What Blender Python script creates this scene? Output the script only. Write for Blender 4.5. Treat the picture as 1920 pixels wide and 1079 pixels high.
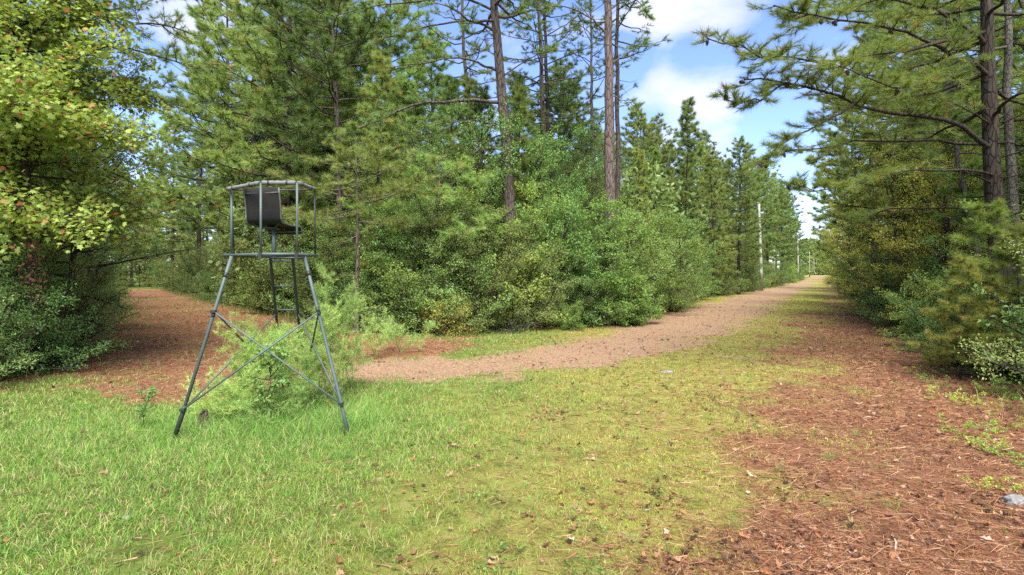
import bpy, math, random
import numpy as np
from math import radians
from mathutils import Vector
for o in list(bpy.data.objects): bpy.data.objects.remove(o)
sc = bpy.context.scene
COL = sc.collection
rng = np.random.default_rng(11); random.seed(11)

# ------------------------------------------------------------------ camera, sky, sun, exposure
F, H, CX, HY = 1067.0, 2.3, 960.0, 510.0          # focal length in photo pixels, eye height, principal column, horizon row
cam = bpy.data.cameras.new('camera'); camo = bpy.data.objects.new('camera', cam); COL.objects.link(camo)
camo.location = (0, 0, H); camo.rotation_euler = (radians(90), 0, 0)
cam.sensor_width = 36; cam.lens = F/1920*36
cam.shift_y = -(539.5-HY)/1920
cam.clip_start = 0.05; cam.clip_end = 5000
sc.camera = camo
sc.render.engine = 'CYCLES'
sc.cycles.max_bounces = 5; sc.cycles.diffuse_bounces = 4; sc.cycles.glossy_bounces = 1; sc.cycles.transmission_bounces = 3; sc.cycles.transparent_max_bounces = 4
sc.cycles.caustics_reflective = False; sc.cycles.caustics_refractive = False
sc.cycles.use_denoising = False
sc.view_settings.view_transform = 'Standard'; sc.view_settings.look = 'None'; sc.view_settings.gamma = 1
sc.view_settings.exposure = 1.35
SUN_EL, SUN_AZ = 55, 174                            # azimuth measured from +Y towards +X
SKY = 0.15
W = bpy.data.worlds.new('World'); sc.world = W; W.use_nodes = True

def node(nt, typ, **kw):
    n = nt.nodes.new(typ)
    for k, v in kw.items():
        if k.startswith('i_'):
            n.inputs[k[2:].replace('_', ' ')].default_value = v
        else: setattr(n, k, v)
    return n
def ramp(nt, stops, fac=None):
    r = nt.nodes.new('ShaderNodeValToRGB'); e = r.color_ramp.elements
    while len(e) < len(stops): e.new(0.5)
    for el, (p, c) in zip(e, stops): el.position = p; el.color = (*c, 1) if len(c) == 3 else c
    if fac is not None: nt.links.new(fac, r.inputs[0])
    return r
def mixc(nt, fac, a, b, mode='MIX'):
    m = nt.nodes.new('ShaderNodeMix'); m.data_type = 'RGBA'; m.blend_type = mode
    for sock, v in ((m.inputs[0], fac), (m.inputs[6], a), (m.inputs[7], b)):
        if isinstance(v, (int, float)): sock.default_value = v
        elif isinstance(v, tuple): sock.default_value = (*v, 1)
        else: nt.links.new(v, sock)
    return m.outputs[2]
def mathn(nt, op, a, b=0.0, clamp=False):
    m = nt.nodes.new('ShaderNodeMath'); m.operation = op; m.use_clamp = clamp
    for sock, v in ((m.inputs[0], a), (m.inputs[1], b)):
        if isinstance(v, (int, float)): sock.default_value = v
        else: nt.links.new(v, sock)
    return m.outputs[0]

def pixdir(px, py):
    v = Vector(((px-CX)/F, 1.0, (HY-py)/F)); return tuple(v.normalized())
wt = W.node_tree; wt.nodes.clear()
sky = node(wt, 'ShaderNodeTexSky', sky_type='NISHITA', sun_disc=False, sun_elevation=radians(SUN_EL), sun_rotation=radians(SUN_AZ), air_density=1.0, dust_density=0.1, ozone_density=2.0)
tc = node(wt, 'ShaderNodeTexCoord')
sep = node(wt, 'ShaderNodeSeparateXYZ'); wt.links.new(tc.outputs['Generated'], sep.inputs[0])
den = mathn(wt, 'ADD', mathn(wt, 'MAXIMUM', sep.outputs[2], 0.0), 0.22)
cb = node(wt, 'ShaderNodeCombineXYZ'); wt.links.new(mathn(wt, 'DIVIDE', sep.outputs[0], den), cb.inputs[0]); wt.links.new(mathn(wt, 'DIVIDE', sep.outputs[1], den), cb.inputs[1])
nz = node(wt, 'ShaderNodeTexNoise', i_Scale=1.9, i_Detail=9.0, i_Roughness=0.58, i_Distortion=0.25); wt.links.new(cb.outputs[0], nz.inputs['Vector'])
acc = mathn(wt, 'ADD', nz.outputs[0], -0.035)
CLOUDS = [((1310, 15), .13, .30), ((1215, 30), .08, .22), ((1230, 175), .10, .20), ((1330, 195), .08, .16), ((1510, 385), .08, .05), ((1545, 330), .2, -.09), ((1430, 230), .12, -.05),
          ((1180, 100), .07, -.16), ((1440, 110), .11, -.16), ((1300, 110), .07, -.14), ((700, 90), .25, -.12), ((350, 230), .12, -.10), ((345, 30), .10, .15), ((1300, 290), .13, .13), ((900, 300), .15, .10)]
for (cx_, cy_), rad, amt in CLOUDS:
    vm = node(wt, 'ShaderNodeVectorMath', operation='DISTANCE'); wt.links.new(tc.outputs['Generated'], vm.inputs[0]); vm.inputs[1].default_value = pixdir(cx_, cy_)
    mr = node(wt, 'ShaderNodeMapRange', interpolation_type='SMOOTHSTEP'); wt.links.new(vm.outputs['Value'], mr.inputs[0])
    mr.inputs[1].default_value = 0; mr.inputs[2].default_value = rad; mr.inputs[3].default_value = amt; mr.inputs[4].default_value = 0
    acc = mathn(wt, 'ADD', acc, mr.outputs[0])
for dv, rad, amt in (((0, -.8, .6), 1.25, .30), ((0, -.1, 1), .75, .22), ((-.9, -.1, .5), .7, .2), ((.9, -.1, .5), .7, .2)):   # unseen cloud added overhead and behind the camera to whiten the ambient light
    vm = node(wt, 'ShaderNodeVectorMath', operation='DISTANCE'); wt.links.new(tc.outputs['Generated'], vm.inputs[0]); vm.inputs[1].default_value = tuple(Vector(dv).normalized())
    mr = node(wt, 'ShaderNodeMapRange', interpolation_type='SMOOTHSTEP'); wt.links.new(vm.outputs['Value'], mr.inputs[0])
    mr.inputs[1].default_value = 0; mr.inputs[2].default_value = rad; mr.inputs[3].default_value = amt; mr.inputs[4].default_value = 0
    acc = mathn(wt, 'ADD', acc, mr.outputs[0])
cr = ramp(wt, [(0.50, (0, 0, 0)), (0.60, (.42, .42, .42)), (0.76, (.9, .9, .9))], acc)
skyc = mixc(wt, 1.0, sky.outputs[0], (0.66, 0.67, 0.88), 'MULTIPLY')
skym = mixc(wt, cr.outputs[0], skyc, (3.1, 3.1, 3.35))
bg = node(wt, 'ShaderNodeBackground', i_Strength=SKY); wt.links.new(skym, bg.inputs[0])
wo = node(wt, 'ShaderNodeOutputWorld'); wt.links.new(bg.outputs[0], wo.inputs[0])

sl = bpy.data.lights.new('sun', 'SUN'); sl.energy = 4.8; sl.angle = radians(38); sl.color = (1, 0.95, 0.86)
so = bpy.data.objects.new('sun', sl); COL.objects.link(so)
a, e = radians(SUN_AZ), radians(SUN_EL)
so.rotation_euler = Vector((math.sin(a)*math.cos(e), math.cos(a)*math.cos(e), math.sin(e))).to_track_quat('Z', 'Y').to_euler()

# ------------------------------------------------------------------ helpers
def P(px, py, d): return np.array([(px-CX)/F*d, d, H+(HY-py)/F*d])
def G(px, py):
    d = F*H/(py-HY); return ((px-CX)/F*d, d)
def unit(v): return v/np.maximum(np.linalg.norm(v, axis=-1, keepdims=True), 1e-9)
def hash2(ix, iy, s):
    h = (ix.astype(np.int64)*374761393 + iy.astype(np.int64)*668265263 + s*974634777) & 0x7fffffff
    h = ((h ^ (h >> 13))*1274126177) & 0x7fffffff
    return ((h ^ (h >> 16)) & 0xffff)/65535.0
def noise2(x, y, s=0):
    x = np.asarray(x, float); y = np.asarray(y, float)
    ix = np.floor(x); iy = np.floor(y); fx = x-ix; fy = y-iy
    fx = fx*fx*(3-2*fx); fy = fy*fy*(3-2*fy)
    a = hash2(ix, iy, s); b = hash2(ix+1, iy, s); c = hash2(ix, iy+1, s); d = hash2(ix+1, iy+1, s)
    return (a*(1-fx)+b*fx)*(1-fy)+(c*(1-fx)+d*fx)*fy
def fbm(x, y, s=0): return (noise2(x, y, s)+.5*noise2(x*2.1, y*2.1, s+1)+.25*noise2(x*4.3, y*4.3, s+2))/1.75
def sdf(poly, x, y):                                # negative inside
    poly = np.array(poly, float); d = np.full(x.shape, 1e18); s = np.ones(x.shape)
    n = len(poly)
    for i in range(n):
        ax, ay = poly[i]; bx, by = poly[i-1]
        ex, ey = bx-ax, by-ay; wx, wy = x-ax, y-ay
        t = np.clip((wx*ex+wy*ey)/(ex*ex+ey*ey+1e-12), 0, 1)
        d = np.minimum(d, (wx-ex*t)**2+(wy-ey*t)**2)
        c1 = y >= ay; c2 = y < by; c3 = ex*wy > ey*wx
        fl = (c1 & c2 & c3) | (~c1 & ~c2 & ~c3)
        s = np.where(fl, -s, s)
    return s*np.sqrt(d)
def sstep(a, b, x):
    t = np.clip((x-a)/(b-a), 0, 1); return t*t*(3-2*t)

STRAW_L = [G(*p) for p in [(205,546),(320,541),(430,564),(560,590),(700,618),(880,636),(910,652),(820,664),(700,668),(650,690),(590,712),(500,735),(400,748),(300,745),(200,722),(120,702),(0,725),(-400,800),(-400,700),(0,690),(120,655),(190,600),(208,570)]]
TAN = [G(*p) for p in [(560,712),(640,716),(740,716),(830,716),(940,702),(1060,690),(1180,683),(1290,657),(1390,614),(1440,582),(1500,547),(1546,519),(1536,517),(1480,532),(1400,549),(1300,575),(1210,592),(1170,607),(1080,640),(960,660),(850,672),(740,678),(640,682),(570,694)]]
STRAW_R = [G(*p) for p in [(1545,520),(1562,535),(1560,560),(1520,600),(1500,640),(1480,665),(1500,700),(1440,740),(1420,800),(1440,880),(1400,960),(1330,1079),(1380,1500),(3200,1500),(2600,760),(1900,690),(1760,630),(1680,595),(1620,562),(1580,540)]]
EDGE_M = [G(*p) for p in [(262,527),(290,536),(330,547),(400,566),(520,591),(640,614),(760,628),(860,632),(960,622),(1060,610),(1120,600),(1210,583),(1300,565),(1400,549),(1480,532),(1530,519.5)]]
EDGE_L = [G(*p) for p in [(-420,790),(-200,740),(0,708),(130,665),(195,605),(212,562),(228,538),(242,526)]]
EDGE_R = [G(*p) for p in [(2300,860),(2050,780),(1920,735),(1850,690),(1760,637),(1680,600),(1620,565),(1583,540),(1567,525),(1560,519)]]
WOOD_M = EDGE_M + [(150, 600), (-150, 600)]
WOOD_L = EDGE_L + [(-900, 500), (-400, 5)]
WOOD_R = EDGE_R + [(700, 500), (300, 5)]

def height(x, y):
    x = np.asarray(x, float); y = np.asarray(y, float)
    r = np.hypot(x, y)
    h = 0.10*(fbm(x*.22+7, y*.22+3, 5)-.5)+0.035*(fbm(x*1.3, y*1.3, 9)-.5)
    h = h*sstep(2, 6, r)*(1+sstep(30, 120, r)*1.5)
    return h
def zones(x, y):
    n = fbm(x*.9, y*.9, 21)-.5; n2 = fbm(x*3.1, y*3.1, 31)-.5
    r = np.hypot(x, y); k = 1+r/25
    sL = sstep(.5, -.5, sdf(STRAW_L, x, y)/k + n*1.8+n2*.8)
    sR = sstep(1.6, -1.6, sdf(STRAW_R, x, y)/k + n*2.6+n2*1.2)
    tn = sstep(.75, -.75, sdf(TAN, x, y)/k + n*1.1+n2*.5)
    dM = sdf(WOOD_M, x, y); dL = sdf(WOOD_L, x, y); dR = sdf(WOOD_R, x, y)
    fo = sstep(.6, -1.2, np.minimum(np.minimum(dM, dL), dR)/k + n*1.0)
    lush = sstep(2.2, -3.0, x - (y-6)*.12 + n*3.5)
    return sL, sR, tn, fo, lush

def mk(name, verts, faces, mat, col=None, smooth=False, attrs=None):
    """faces: list of (k, (n,k) int arrays)"""
    me = bpy.data.meshes.new(name)
    verts = np.asarray(verts, np.float32)
    fl = [np.asarray(f, np.int32) for f in faces if len(f)]
    me.vertices.add(len(verts)); me.vertices.foreach_set('co', verts.ravel())
    tot = np.concatenate([np.full(len(f), f.shape[1], np.int32) for f in fl])
    loops = np.concatenate([f.ravel() for f in fl])
    me.loops.add(len(loops)); me.loops.foreach_set('vertex_index', loops)
    me.polygons.add(len(tot)); st = np.concatenate([[0], np.cumsum(tot)[:-1]]).astype(np.int32)
    me.polygons.foreach_set('loop_start', st); me.polygons.foreach_set('loop_total', tot)
    me.polygons.foreach_set('use_smooth', np.full(len(tot), smooth, bool))
    me.update(calc_edges=True)
    if col is not None:
        c = me.attributes.new('col', 'FLOAT_COLOR', 'FACE'); cc = np.ones((len(tot), 4), np.float32); cc[:, :3] = col
        c.data.foreach_set('color', cc.ravel())
    if attrs:
        for k, v in attrs.items():
            at = me.attributes.new(k, 'FLOAT', 'POINT'); at.data.foreach_set('value', np.asarray(v, np.float32))
    me.materials.append(mat)
    return me
def link(name, data, parent=None, **props):
    o = bpy.data.objects.new(name, data); COL.objects.link(o)
    if parent is not None: o.parent = parent
    for k, v in props.items(): o[k] = v
    return o

def tube(pts, rad, k=6, cap=True):
    pts = np.asarray(pts, float); n = len(pts); rad = np.broadcast_to(rad, (n,))
    t = unit(np.gradient(pts, axis=0))
    ref = np.array([0, 0, 1.0]) if abs(t[:, 2]).mean() < .8 else np.array([1.0, 0, 0])
    u = unit(np.cross(t, ref)); v = np.cross(t, u)
    an = np.arange(k)*2*np.pi/k
    V = pts[:, None]+rad[:, None, None]*(np.cos(an)[None, :, None]*u[:, None]+np.sin(an)[None, :, None]*v[:, None])
    i = np.arange(n-1)[:, None]*k; j = np.arange(k)[None]; j2 = (j+1) % k
    Fq = np.stack([i+j, i+j2, i+k+j2, i+k+j], -1).reshape(-1, 4)
    caps = [np.arange(k)[::-1][None], (np.arange(k)+(n-1)*k)[None]] if cap else []
    return V.reshape(-1, 3), Fq, caps
class Geo:
    def __init__(s): s.v = []; s.f = {}; s.n = 0
    def add(s, v, *fs):
        for f in fs:
            f = np.asarray(f)
            if len(f): s.f.setdefault(f.shape[1], []).append(f+s.n)
        s.v.append(v); s.n += len(v)
    def tube(s, pts, rad, k=6, cap=True):
        v, q, c = tube(pts, rad, k, cap); s.add(v, q, *c)
    def sticks(s, a, b, ra, rb, k=3):
        if not len(a): return
        t = unit(b-a); ref = np.where(np.abs(t[:, 2:3]) < .9, np.array([[0, 0, 1.0]]), np.array([[1.0, 0, 0]]))
        u = unit(np.cross(t, ref)); w = np.cross(t, u); an = np.arange(k)*2*np.pi/k
        ring = np.cos(an)[None, :, None]*u[:, None]+np.sin(an)[None, :, None]*w[:, None]
        ra = np.broadcast_to(ra, len(a)); rb = np.broadcast_to(rb, len(a))
        V = np.concatenate([a[:, None]+ring*ra[:, None, None], b[:, None]+ring*rb[:, None, None]], 1)
        j = np.arange(k); q = np.stack([j, (j+1) % k, (j+1) % k+k, j+k], -1)
        s.add(V.reshape(-1, 3), (np.arange(len(a))[:, None, None]*2*k+q[None]).reshape(-1, 4))
    def box(s, c, size, R=None):
        x, y, z = np.array(size)/2
        v = np.array([(i*x, j*y, k*z) for i in (-1, 1) for j in (-1, 1) for k in (-1, 1)], float)
        if R is not None: v = v@np.array(R).T
        s.add(v+np.array(c), np.array([(0,1,3,2),(4,6,7,5),(0,4,5,1),(2,3,7,6),(0,2,6,4),(1,5,7,3)]))
    def mesh(s, name, mat, smooth=True, origin=None, **kw):
        v = np.concatenate(s.v)
        if origin is not None: v = v-np.array(origin)
        return mk(name, v, [np.concatenate(f) for f in s.f.values()], mat, smooth=smooth, **kw)

# ------------------------------------------------------------------ materials
def new_mat(name):
    m = bpy.data.materials.new(name); m.use_nodes = True; nt = m.node_tree; nt.nodes.clear()
    out = nt.nodes.new('ShaderNodeOutputMaterial'); return m, nt, out
def leaf_mat(name, dark, light, alt, dead, trans=.42, rough=.55, spec=.25, alt_amt=.35):
    lb = lambda c, k=1.55: tuple(min(.75, v*k) for v in c)
    if light[1] < .3: dark, light, alt = lb(dark, 1.95), lb(light, 1.8), lb(alt, 1.8)
    """per-leaf colour: R leaf-to-leaf, G clump-to-clump, B share of dead or turned leaves"""
    m, nt, out = new_mat(name)
    at = node(nt, 'ShaderNodeAttribute', attribute_name='col'); sp = node(nt, 'ShaderNodeSeparateColor'); nt.links.new(at.outputs[0], sp.inputs[0])
    oi = node(nt, 'ShaderNodeObjectInfo')
    c = mixc(nt, sp.outputs[0], dark, light)
    g = mathn(nt, 'MULTIPLY', sp.outputs[1], alt_amt*2, True)
    c = mixc(nt, g, c, alt)
    c = mixc(nt, sp.outputs[2], c, dead)
    hs = node(nt, 'ShaderNodeHueSaturation', i_Saturation=.90); nt.links.new(c, hs.inputs['Color'])
    nt.links.new(mathn(nt, 'ADD', mathn(nt, 'MULTIPLY', oi.outputs['Random'], .045), .463), hs.inputs['Hue'])
    nt.links.new(mathn(nt, 'ADD', mathn(nt, 'MULTIPLY', mathn(nt, 'FRACT', mathn(nt, 'MULTIPLY', oi.outputs['Random'], 7.31)), .50), .80), hs.inputs['Value'])
    b = node(nt, 'ShaderNodeBsdfPrincipled', i_Roughness=rough); b.inputs['Specular IOR Level'].default_value = spec*.55
    nt.links.new(hs.outputs[0], b.inputs['Base Color'])
    tr = node(nt, 'ShaderNodeBsdfTranslucent'); tcol = mixc(nt, 1.0, hs.outputs[0], (1.15, 1.1, .6), 'MULTIPLY'); nt.links.new(tcol, tr.inputs[0])
    mx = node(nt, 'ShaderNodeMixShader'); mx.inputs[0].default_value = trans
    nt.links.new(b.outputs[0], mx.inputs[1]); nt.links.new(tr.outputs[0], mx.inputs[2]); nt.links.new(mx.outputs[0], out.inputs[0])
    return m
def bark_mat(name, a, b, c, scale=9, zs=.25, bump=.6):
    a, b, c = [tuple(v*.62 for v in q_) for q_ in (a, b, c)]
    m, nt, out = new_mat(name)
    tcn = node(nt, 'ShaderNodeTexCoord'); mp = node(nt, 'ShaderNodeMapping'); mp.inputs['Scale'].default_value = (1, 1, zs); nt.links.new(tcn.outputs['Object'], mp.inputs[0])
    vo = node(nt, 'ShaderNodeTexVoronoi', feature='DISTANCE_TO_EDGE', i_Scale=scale); nt.links.new(mp.outputs[0], vo.inputs['Vector'])
    n1 = node(nt, 'ShaderNodeTexNoise', i_Scale=scale*.9, i_Detail=6.0, i_Roughness=.65); nt.links.new(mp.outputs[0], n1.inputs['Vector'])
    n2 = node(nt, 'ShaderNodeTexNoise', i_Scale=.8, i_Detail=3.0); nt.links.new(tcn.outputs['Object'], n2.inputs['Vector'])
    r1 = ramp(nt, [(.3, a), (.7, b)], n1.outputs[0])
    c2 = mixc(nt, ramp(nt, [(.45, (0, 0, 0)), (.65, (1, 1, 1))], n2.outputs[0]).outputs[0], r1.outputs[0], c)
    crack = ramp(nt, [(0, (.28, .26, .25)), (.12, (1, 1, 1))], vo.outputs['Distance'])
    c3 = mixc(nt, 1.0, c2, crack.outputs[0], 'MULTIPLY')
    bs = node(nt, 'ShaderNodeBsdfPrincipled', i_Roughness=.9); bs.inputs['Specular IOR Level'].default_value = .15
    nt.links.new(c3, bs.inputs['Base Color'])
    bp = node(nt, 'ShaderNodeBump', i_Strength=bump, i_Distance=.03); nt.links.new(mathn(nt, 'ADD', crack.outputs[0], n1.outputs[0]), bp.inputs['Height']); nt.links.new(bp.outputs[0], bs.inputs['Normal'])
    nt.links.new(bs.outputs[0], out.inputs[0]); return m
def paint_mat(name, base, wear, rough=.5, metal=0., scale=14, lo=.55, hi=.68, spec=.4):
    m, nt, out = new_mat(name)
    tcn = node(nt, 'ShaderNodeTexCoord')
    n1 = node(nt, 'ShaderNodeTexNoise', i_Scale=scale, i_Detail=8.0, i_Roughness=.65); nt.links.new(tcn.outputs['Object'], n1.inputs['Vector'])
    n2 = node(nt, 'ShaderNodeTexNoise', i_Scale=3.0, i_Detail=3.0); nt.links.new(tcn.outputs['Object'], n2.inputs['Vector'])
    r = ramp(nt, [(lo, (0, 0, 0)), (hi, (1, 1, 1))], n1.outputs[0])
    c = mixc(nt, r.outputs[0], base, wear)
    c = mixc(nt, 1.0, c, ramp(nt, [(.3, (.75, .75, .75)), (.7, (1.15, 1.15, 1.15))], n2.outputs[0]).outputs[0], 'MULTIPLY')
    b = node(nt, 'ShaderNodeBsdfPrincipled', i_Roughness=rough, i_Metallic=metal); b.inputs['Specular IOR Level'].default_value = spec
    nt.links.new(c, b.inputs['Base Color'])
    bp = node(nt, 'ShaderNodeBump', i_Strength=.25, i_Distance=.004); nt.links.new(n1.outputs[0], bp.inputs['Height']); nt.links.new(bp.outputs[0], b.inputs['Normal'])
    nt.links.new(b.outputs[0], out.inputs[0]); return m

M = {}
M['fenstem'] = paint_mat('green_stem', (.16, .22, .06), (.22, .17, .08), .7)
M['needle'] = leaf_mat('pine_needles', (.046, .084, .018), (.125, .180, .038), (.085, .150, .045), (.30, .15, .035), .3, .5, .3)
M['needle_lt'] = leaf_mat('young_pine_needles', (.070, .122, .020), (.170, .240, .044), (.115, .195, .055), (.34, .18, .04), .35, .5, .3)
M['needle_yg'] = leaf_mat('olive_pine_needles', (.070, .112, .020), (.150, .220, .042), (.165, .195, .038), (.33, .16, .035), .35, .5, .3)
M['needle_far'] = leaf_mat('distant_pine_needles', (.056, .092, .026), (.125, .180, .048), (.090, .150, .055), (.20, .16, .04), .3, .6, .2)
M['holly'] = leaf_mat('glossy_dark_leaves', (.036, .072, .014), (.090, .145, .030), (.090, .145, .034), (.22, .18, .04), .3, .5, .3)
M['green'] = leaf_mat('mid_green_leaves', (.045, .100, .018), (.120, .200, .040), (.070, .160, .050), (.32, .22, .03), .35)
M['bright'] = leaf_mat('bright_green_leaves', (.060, .130, .018), (.150, .250, .040), (.110, .190, .040), (.38, .28, .04), .4)
M['yellow'] = leaf_mat('yellow_green_leaves', (.100, .150, .020), (.220, .285, .045), (.220, .250, .038), (.42, .22, .04), .4)
M['maple'] = leaf_mat('lobed_yellow_green_leaves', (.090, .185, .028), (.235, .400, .066), (.190, .330, .048), (.40, .14, .05), .42, .5, .3)
M['greygreen'] = leaf_mat('grey_green_leaves', (.055, .105, .022), (.130, .190, .050), (.090, .150, .040), (.25, .2, .08), .3)
M['fennel'] = leaf_mat('feathery_lime_leaves', (.26, .44, .08), (.44, .64, .17), (.36, .56, .14), (.35, .3, .1), .4)
M['bark'] = bark_mat('pine_bark', (.085, .068, .058), (.20, .165, .145), (.155, .120, .105))
M['bark_red'] = bark_mat('reddish_pine_bark', (.13, .095, .080), (.29, .235, .215), (.20, .155, .135))
M['bark_dk'] = bark_mat('dark_bark', (.035, .030, .026), (.115, .098, .085), (.080, .062, .05), 12)
M['bark_gr'] = bark_mat('grey_lichened_bark', (.090, .085, .075), (.24, .23, .21), (.15, .14, .12), 14, .5, .4)

M['oldtwig'] = bark_mat('brown_dead_twigs', (.16, .10, .07), (.34, .24, .17), (.24, .16, .11), 20)
def blade_mat():
    m, nt, out = new_mat('grass_blades')
    at = node(nt, 'ShaderNodeAttribute', attribute_name='col')
    b = node(nt, 'ShaderNodeBsdfPrincipled', i_Roughness=.6); b.inputs['Specular IOR Level'].default_value = .2
    nt.links.new(at.outputs[0], b.inputs['Base Color'])
    tr = node(nt, 'ShaderNodeBsdfTranslucent'); nt.links.new(at.outputs[0], tr.inputs[0])
    mx = node(nt, 'ShaderNodeMixShader'); mx.inputs[0].default_value = .35
    nt.links.new(b.outputs[0], mx.inputs[1]); nt.links.new(tr.outputs[0], mx.inputs[2]); nt.links.new(mx.outputs[0], out.inputs[0]); return m
M['blade'] = blade_mat()

def ground_mat():
    m, nt, out = new_mat('ground_cover')
    geo = node(nt, 'ShaderNodeNewGeometry')
    def nse(s, d=6., r=.6, dist=0.):
        n = node(nt, 'ShaderNodeTexNoise', i_Scale=s, i_Detail=d, i_Roughness=r, i_Distortion=dist); nt.links.new(geo.outputs['Position'], n.inputs['Vector']); return n.outputs[0]
    def att(k): return node(nt, 'ShaderNodeAttribute', attribute_name=k).outputs['Fac']
    big, mid, fine, vf = nse(.5), nse(3.5), nse(22., 8., .7), nse(90., 4., .7)
    lushc = ramp(nt, [(.35, (.060, .095, .018)), (.6, (.125, .185, .035)), (.75, (.19, .20, .07))], mid)
    dryc = ramp(nt, [(.3, (.115, .125, .028)), (.5, (.215, .215, .050)), (.68, (.28, .235, .085))], mid)
    c = mixc(nt, att('lush'), dryc.outputs[0], lushc.outputs[0])
    c = mixc(nt, ramp(nt, [(.52, (0, 0, 0)), (.7, (.8, .8, .8))], fine).outputs[0], c, (.20, .135, .055))
    straw = ramp(nt, [(.28, (.070, .034, .020)), (.48, (.195, .096, .055)), (.62, (.270, .145, .085)), (.78, (.42, .28, .19))], fine)
    straw2 = mixc(nt, ramp(nt, [(.42, (0, 0, 0)), (.66, (.75, .75, .75))], big).outputs[0], straw.outputs[0], (.235, .125, .060))
    tanc = ramp(nt, [(.3, (.10, .058, .034)), (.48, (.25, .160, .098)), (.62, (.37, .26, .17)), (.74, (.52, .41, .30))], fine)
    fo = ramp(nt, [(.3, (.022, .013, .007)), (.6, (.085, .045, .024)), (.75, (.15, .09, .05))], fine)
    def soft(a, w=.35):
        s = mathn(nt, 'ADD', a, mathn(nt, 'MULTIPLY', mathn(nt, 'SUBTRACT', fine, .5), w*2.2))
        s = mathn(nt, 'ADD', s, mathn(nt, 'MULTIPLY', mathn(nt, 'SUBTRACT', mid, .5), w*1.2))
        r = node(nt, 'ShaderNodeMapRange', interpolation_type='SMOOTHSTEP'); nt.links.new(s, r.inputs[0]); r.inputs[1].default_value = .3; r.inputs[2].default_value = .7; return r.outputs[0]
    c = mixc(nt, soft(att('straw')), c, straw2)
    c = mixc(nt, soft(att('tan'), .45), c, tanc.outputs[0])
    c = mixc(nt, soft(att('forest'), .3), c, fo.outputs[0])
    c = mixc(nt, 1.0, c, ramp(nt, [(.3, (.62, .62, .62)), (.7, (1.3, 1.3, 1.3))], vf).outputs[0], 'MULTIPLY')
    b = node(nt, 'ShaderNodeBsdfPrincipled', i_Roughness=.95); b.inputs['Specular IOR Level'].default_value = .1
    nt.links.new(c, b.inputs['Base Color'])
    bp = node(nt, 'ShaderNodeBump', i_Strength=.9, i_Distance=.035); nt.links.new(mathn(nt, 'ADD', fine, mathn(nt, 'MULTIPLY', vf, .5)), bp.inputs['Height']); nt.links.new(bp.outputs[0], b.inputs['Normal'])
    nt.links.new(b.outputs[0], out.inputs[0]); return m
M['ground'] = ground_mat()

# ------------------------------------------------------------------ ground (one sheet) and the two paths lying on it
def polar(nr, na, r0, r1, a0=-math.pi, a1=math.pi):
    r = r0*(r1/r0)**(np.arange(nr)/(nr-1)); an = a0+(a1-a0)*np.arange(na+1)/na
    R, A = np.meshgrid(r, an, indexing='ij'); x = R*np.sin(A); y = R*np.cos(A)
    i, j = np.meshgrid(np.arange(nr-1), np.arange(na), indexing='ij'); k = i*(na+1)+j
    return x.ravel(), y.ravel(), np.stack([k, k+1, k+na+2, k+na+1], -1).reshape(-1, 4)[:, ::-1]
x, y, q = polar(230, 720, .3, 1500)
sL, sR, tn, fo, lu = zones(x, y); st = np.maximum(sL, sR)
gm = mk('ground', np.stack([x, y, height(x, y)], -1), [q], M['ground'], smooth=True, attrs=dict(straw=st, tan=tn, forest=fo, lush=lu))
link('ground', gm, kind='structure')
xc, yc = x[q].mean(1), y[q].mean(1)
for nm, poly in (('dirt_track', STRAW_L), ('gravel_path', TAN)):
    d = sdf(poly, xc, yc)/(1+np.hypot(xc, yc)/25)+(fbm(xc*.9, yc*.9, 21)-.5)*(1.8 if nm == 'dirt_track' else 1.1)
    if nm == 'gravel_path': keep = (d < 0)
    else: keep = (d < 0) & ~(sdf(TAN, xc, yc)/(1+np.hypot(xc, yc)/25)+(fbm(xc*.9, yc*.9, 21)-.5)*1.1 < 0)
    qq = q[keep]; u, inv = np.unique(qq, return_inverse=True)
    me = mk(nm, np.stack([x[u], y[u], height(x[u], y[u])+.005], -1), [inv.reshape(-1, 4)], M['ground'], smooth=True,
            attrs=dict(straw=st[u], tan=tn[u], forest=fo[u], lush=lu[u]))
    link(nm if nm != 'gravel_path' else 'path', me, kind='structure')

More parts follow.
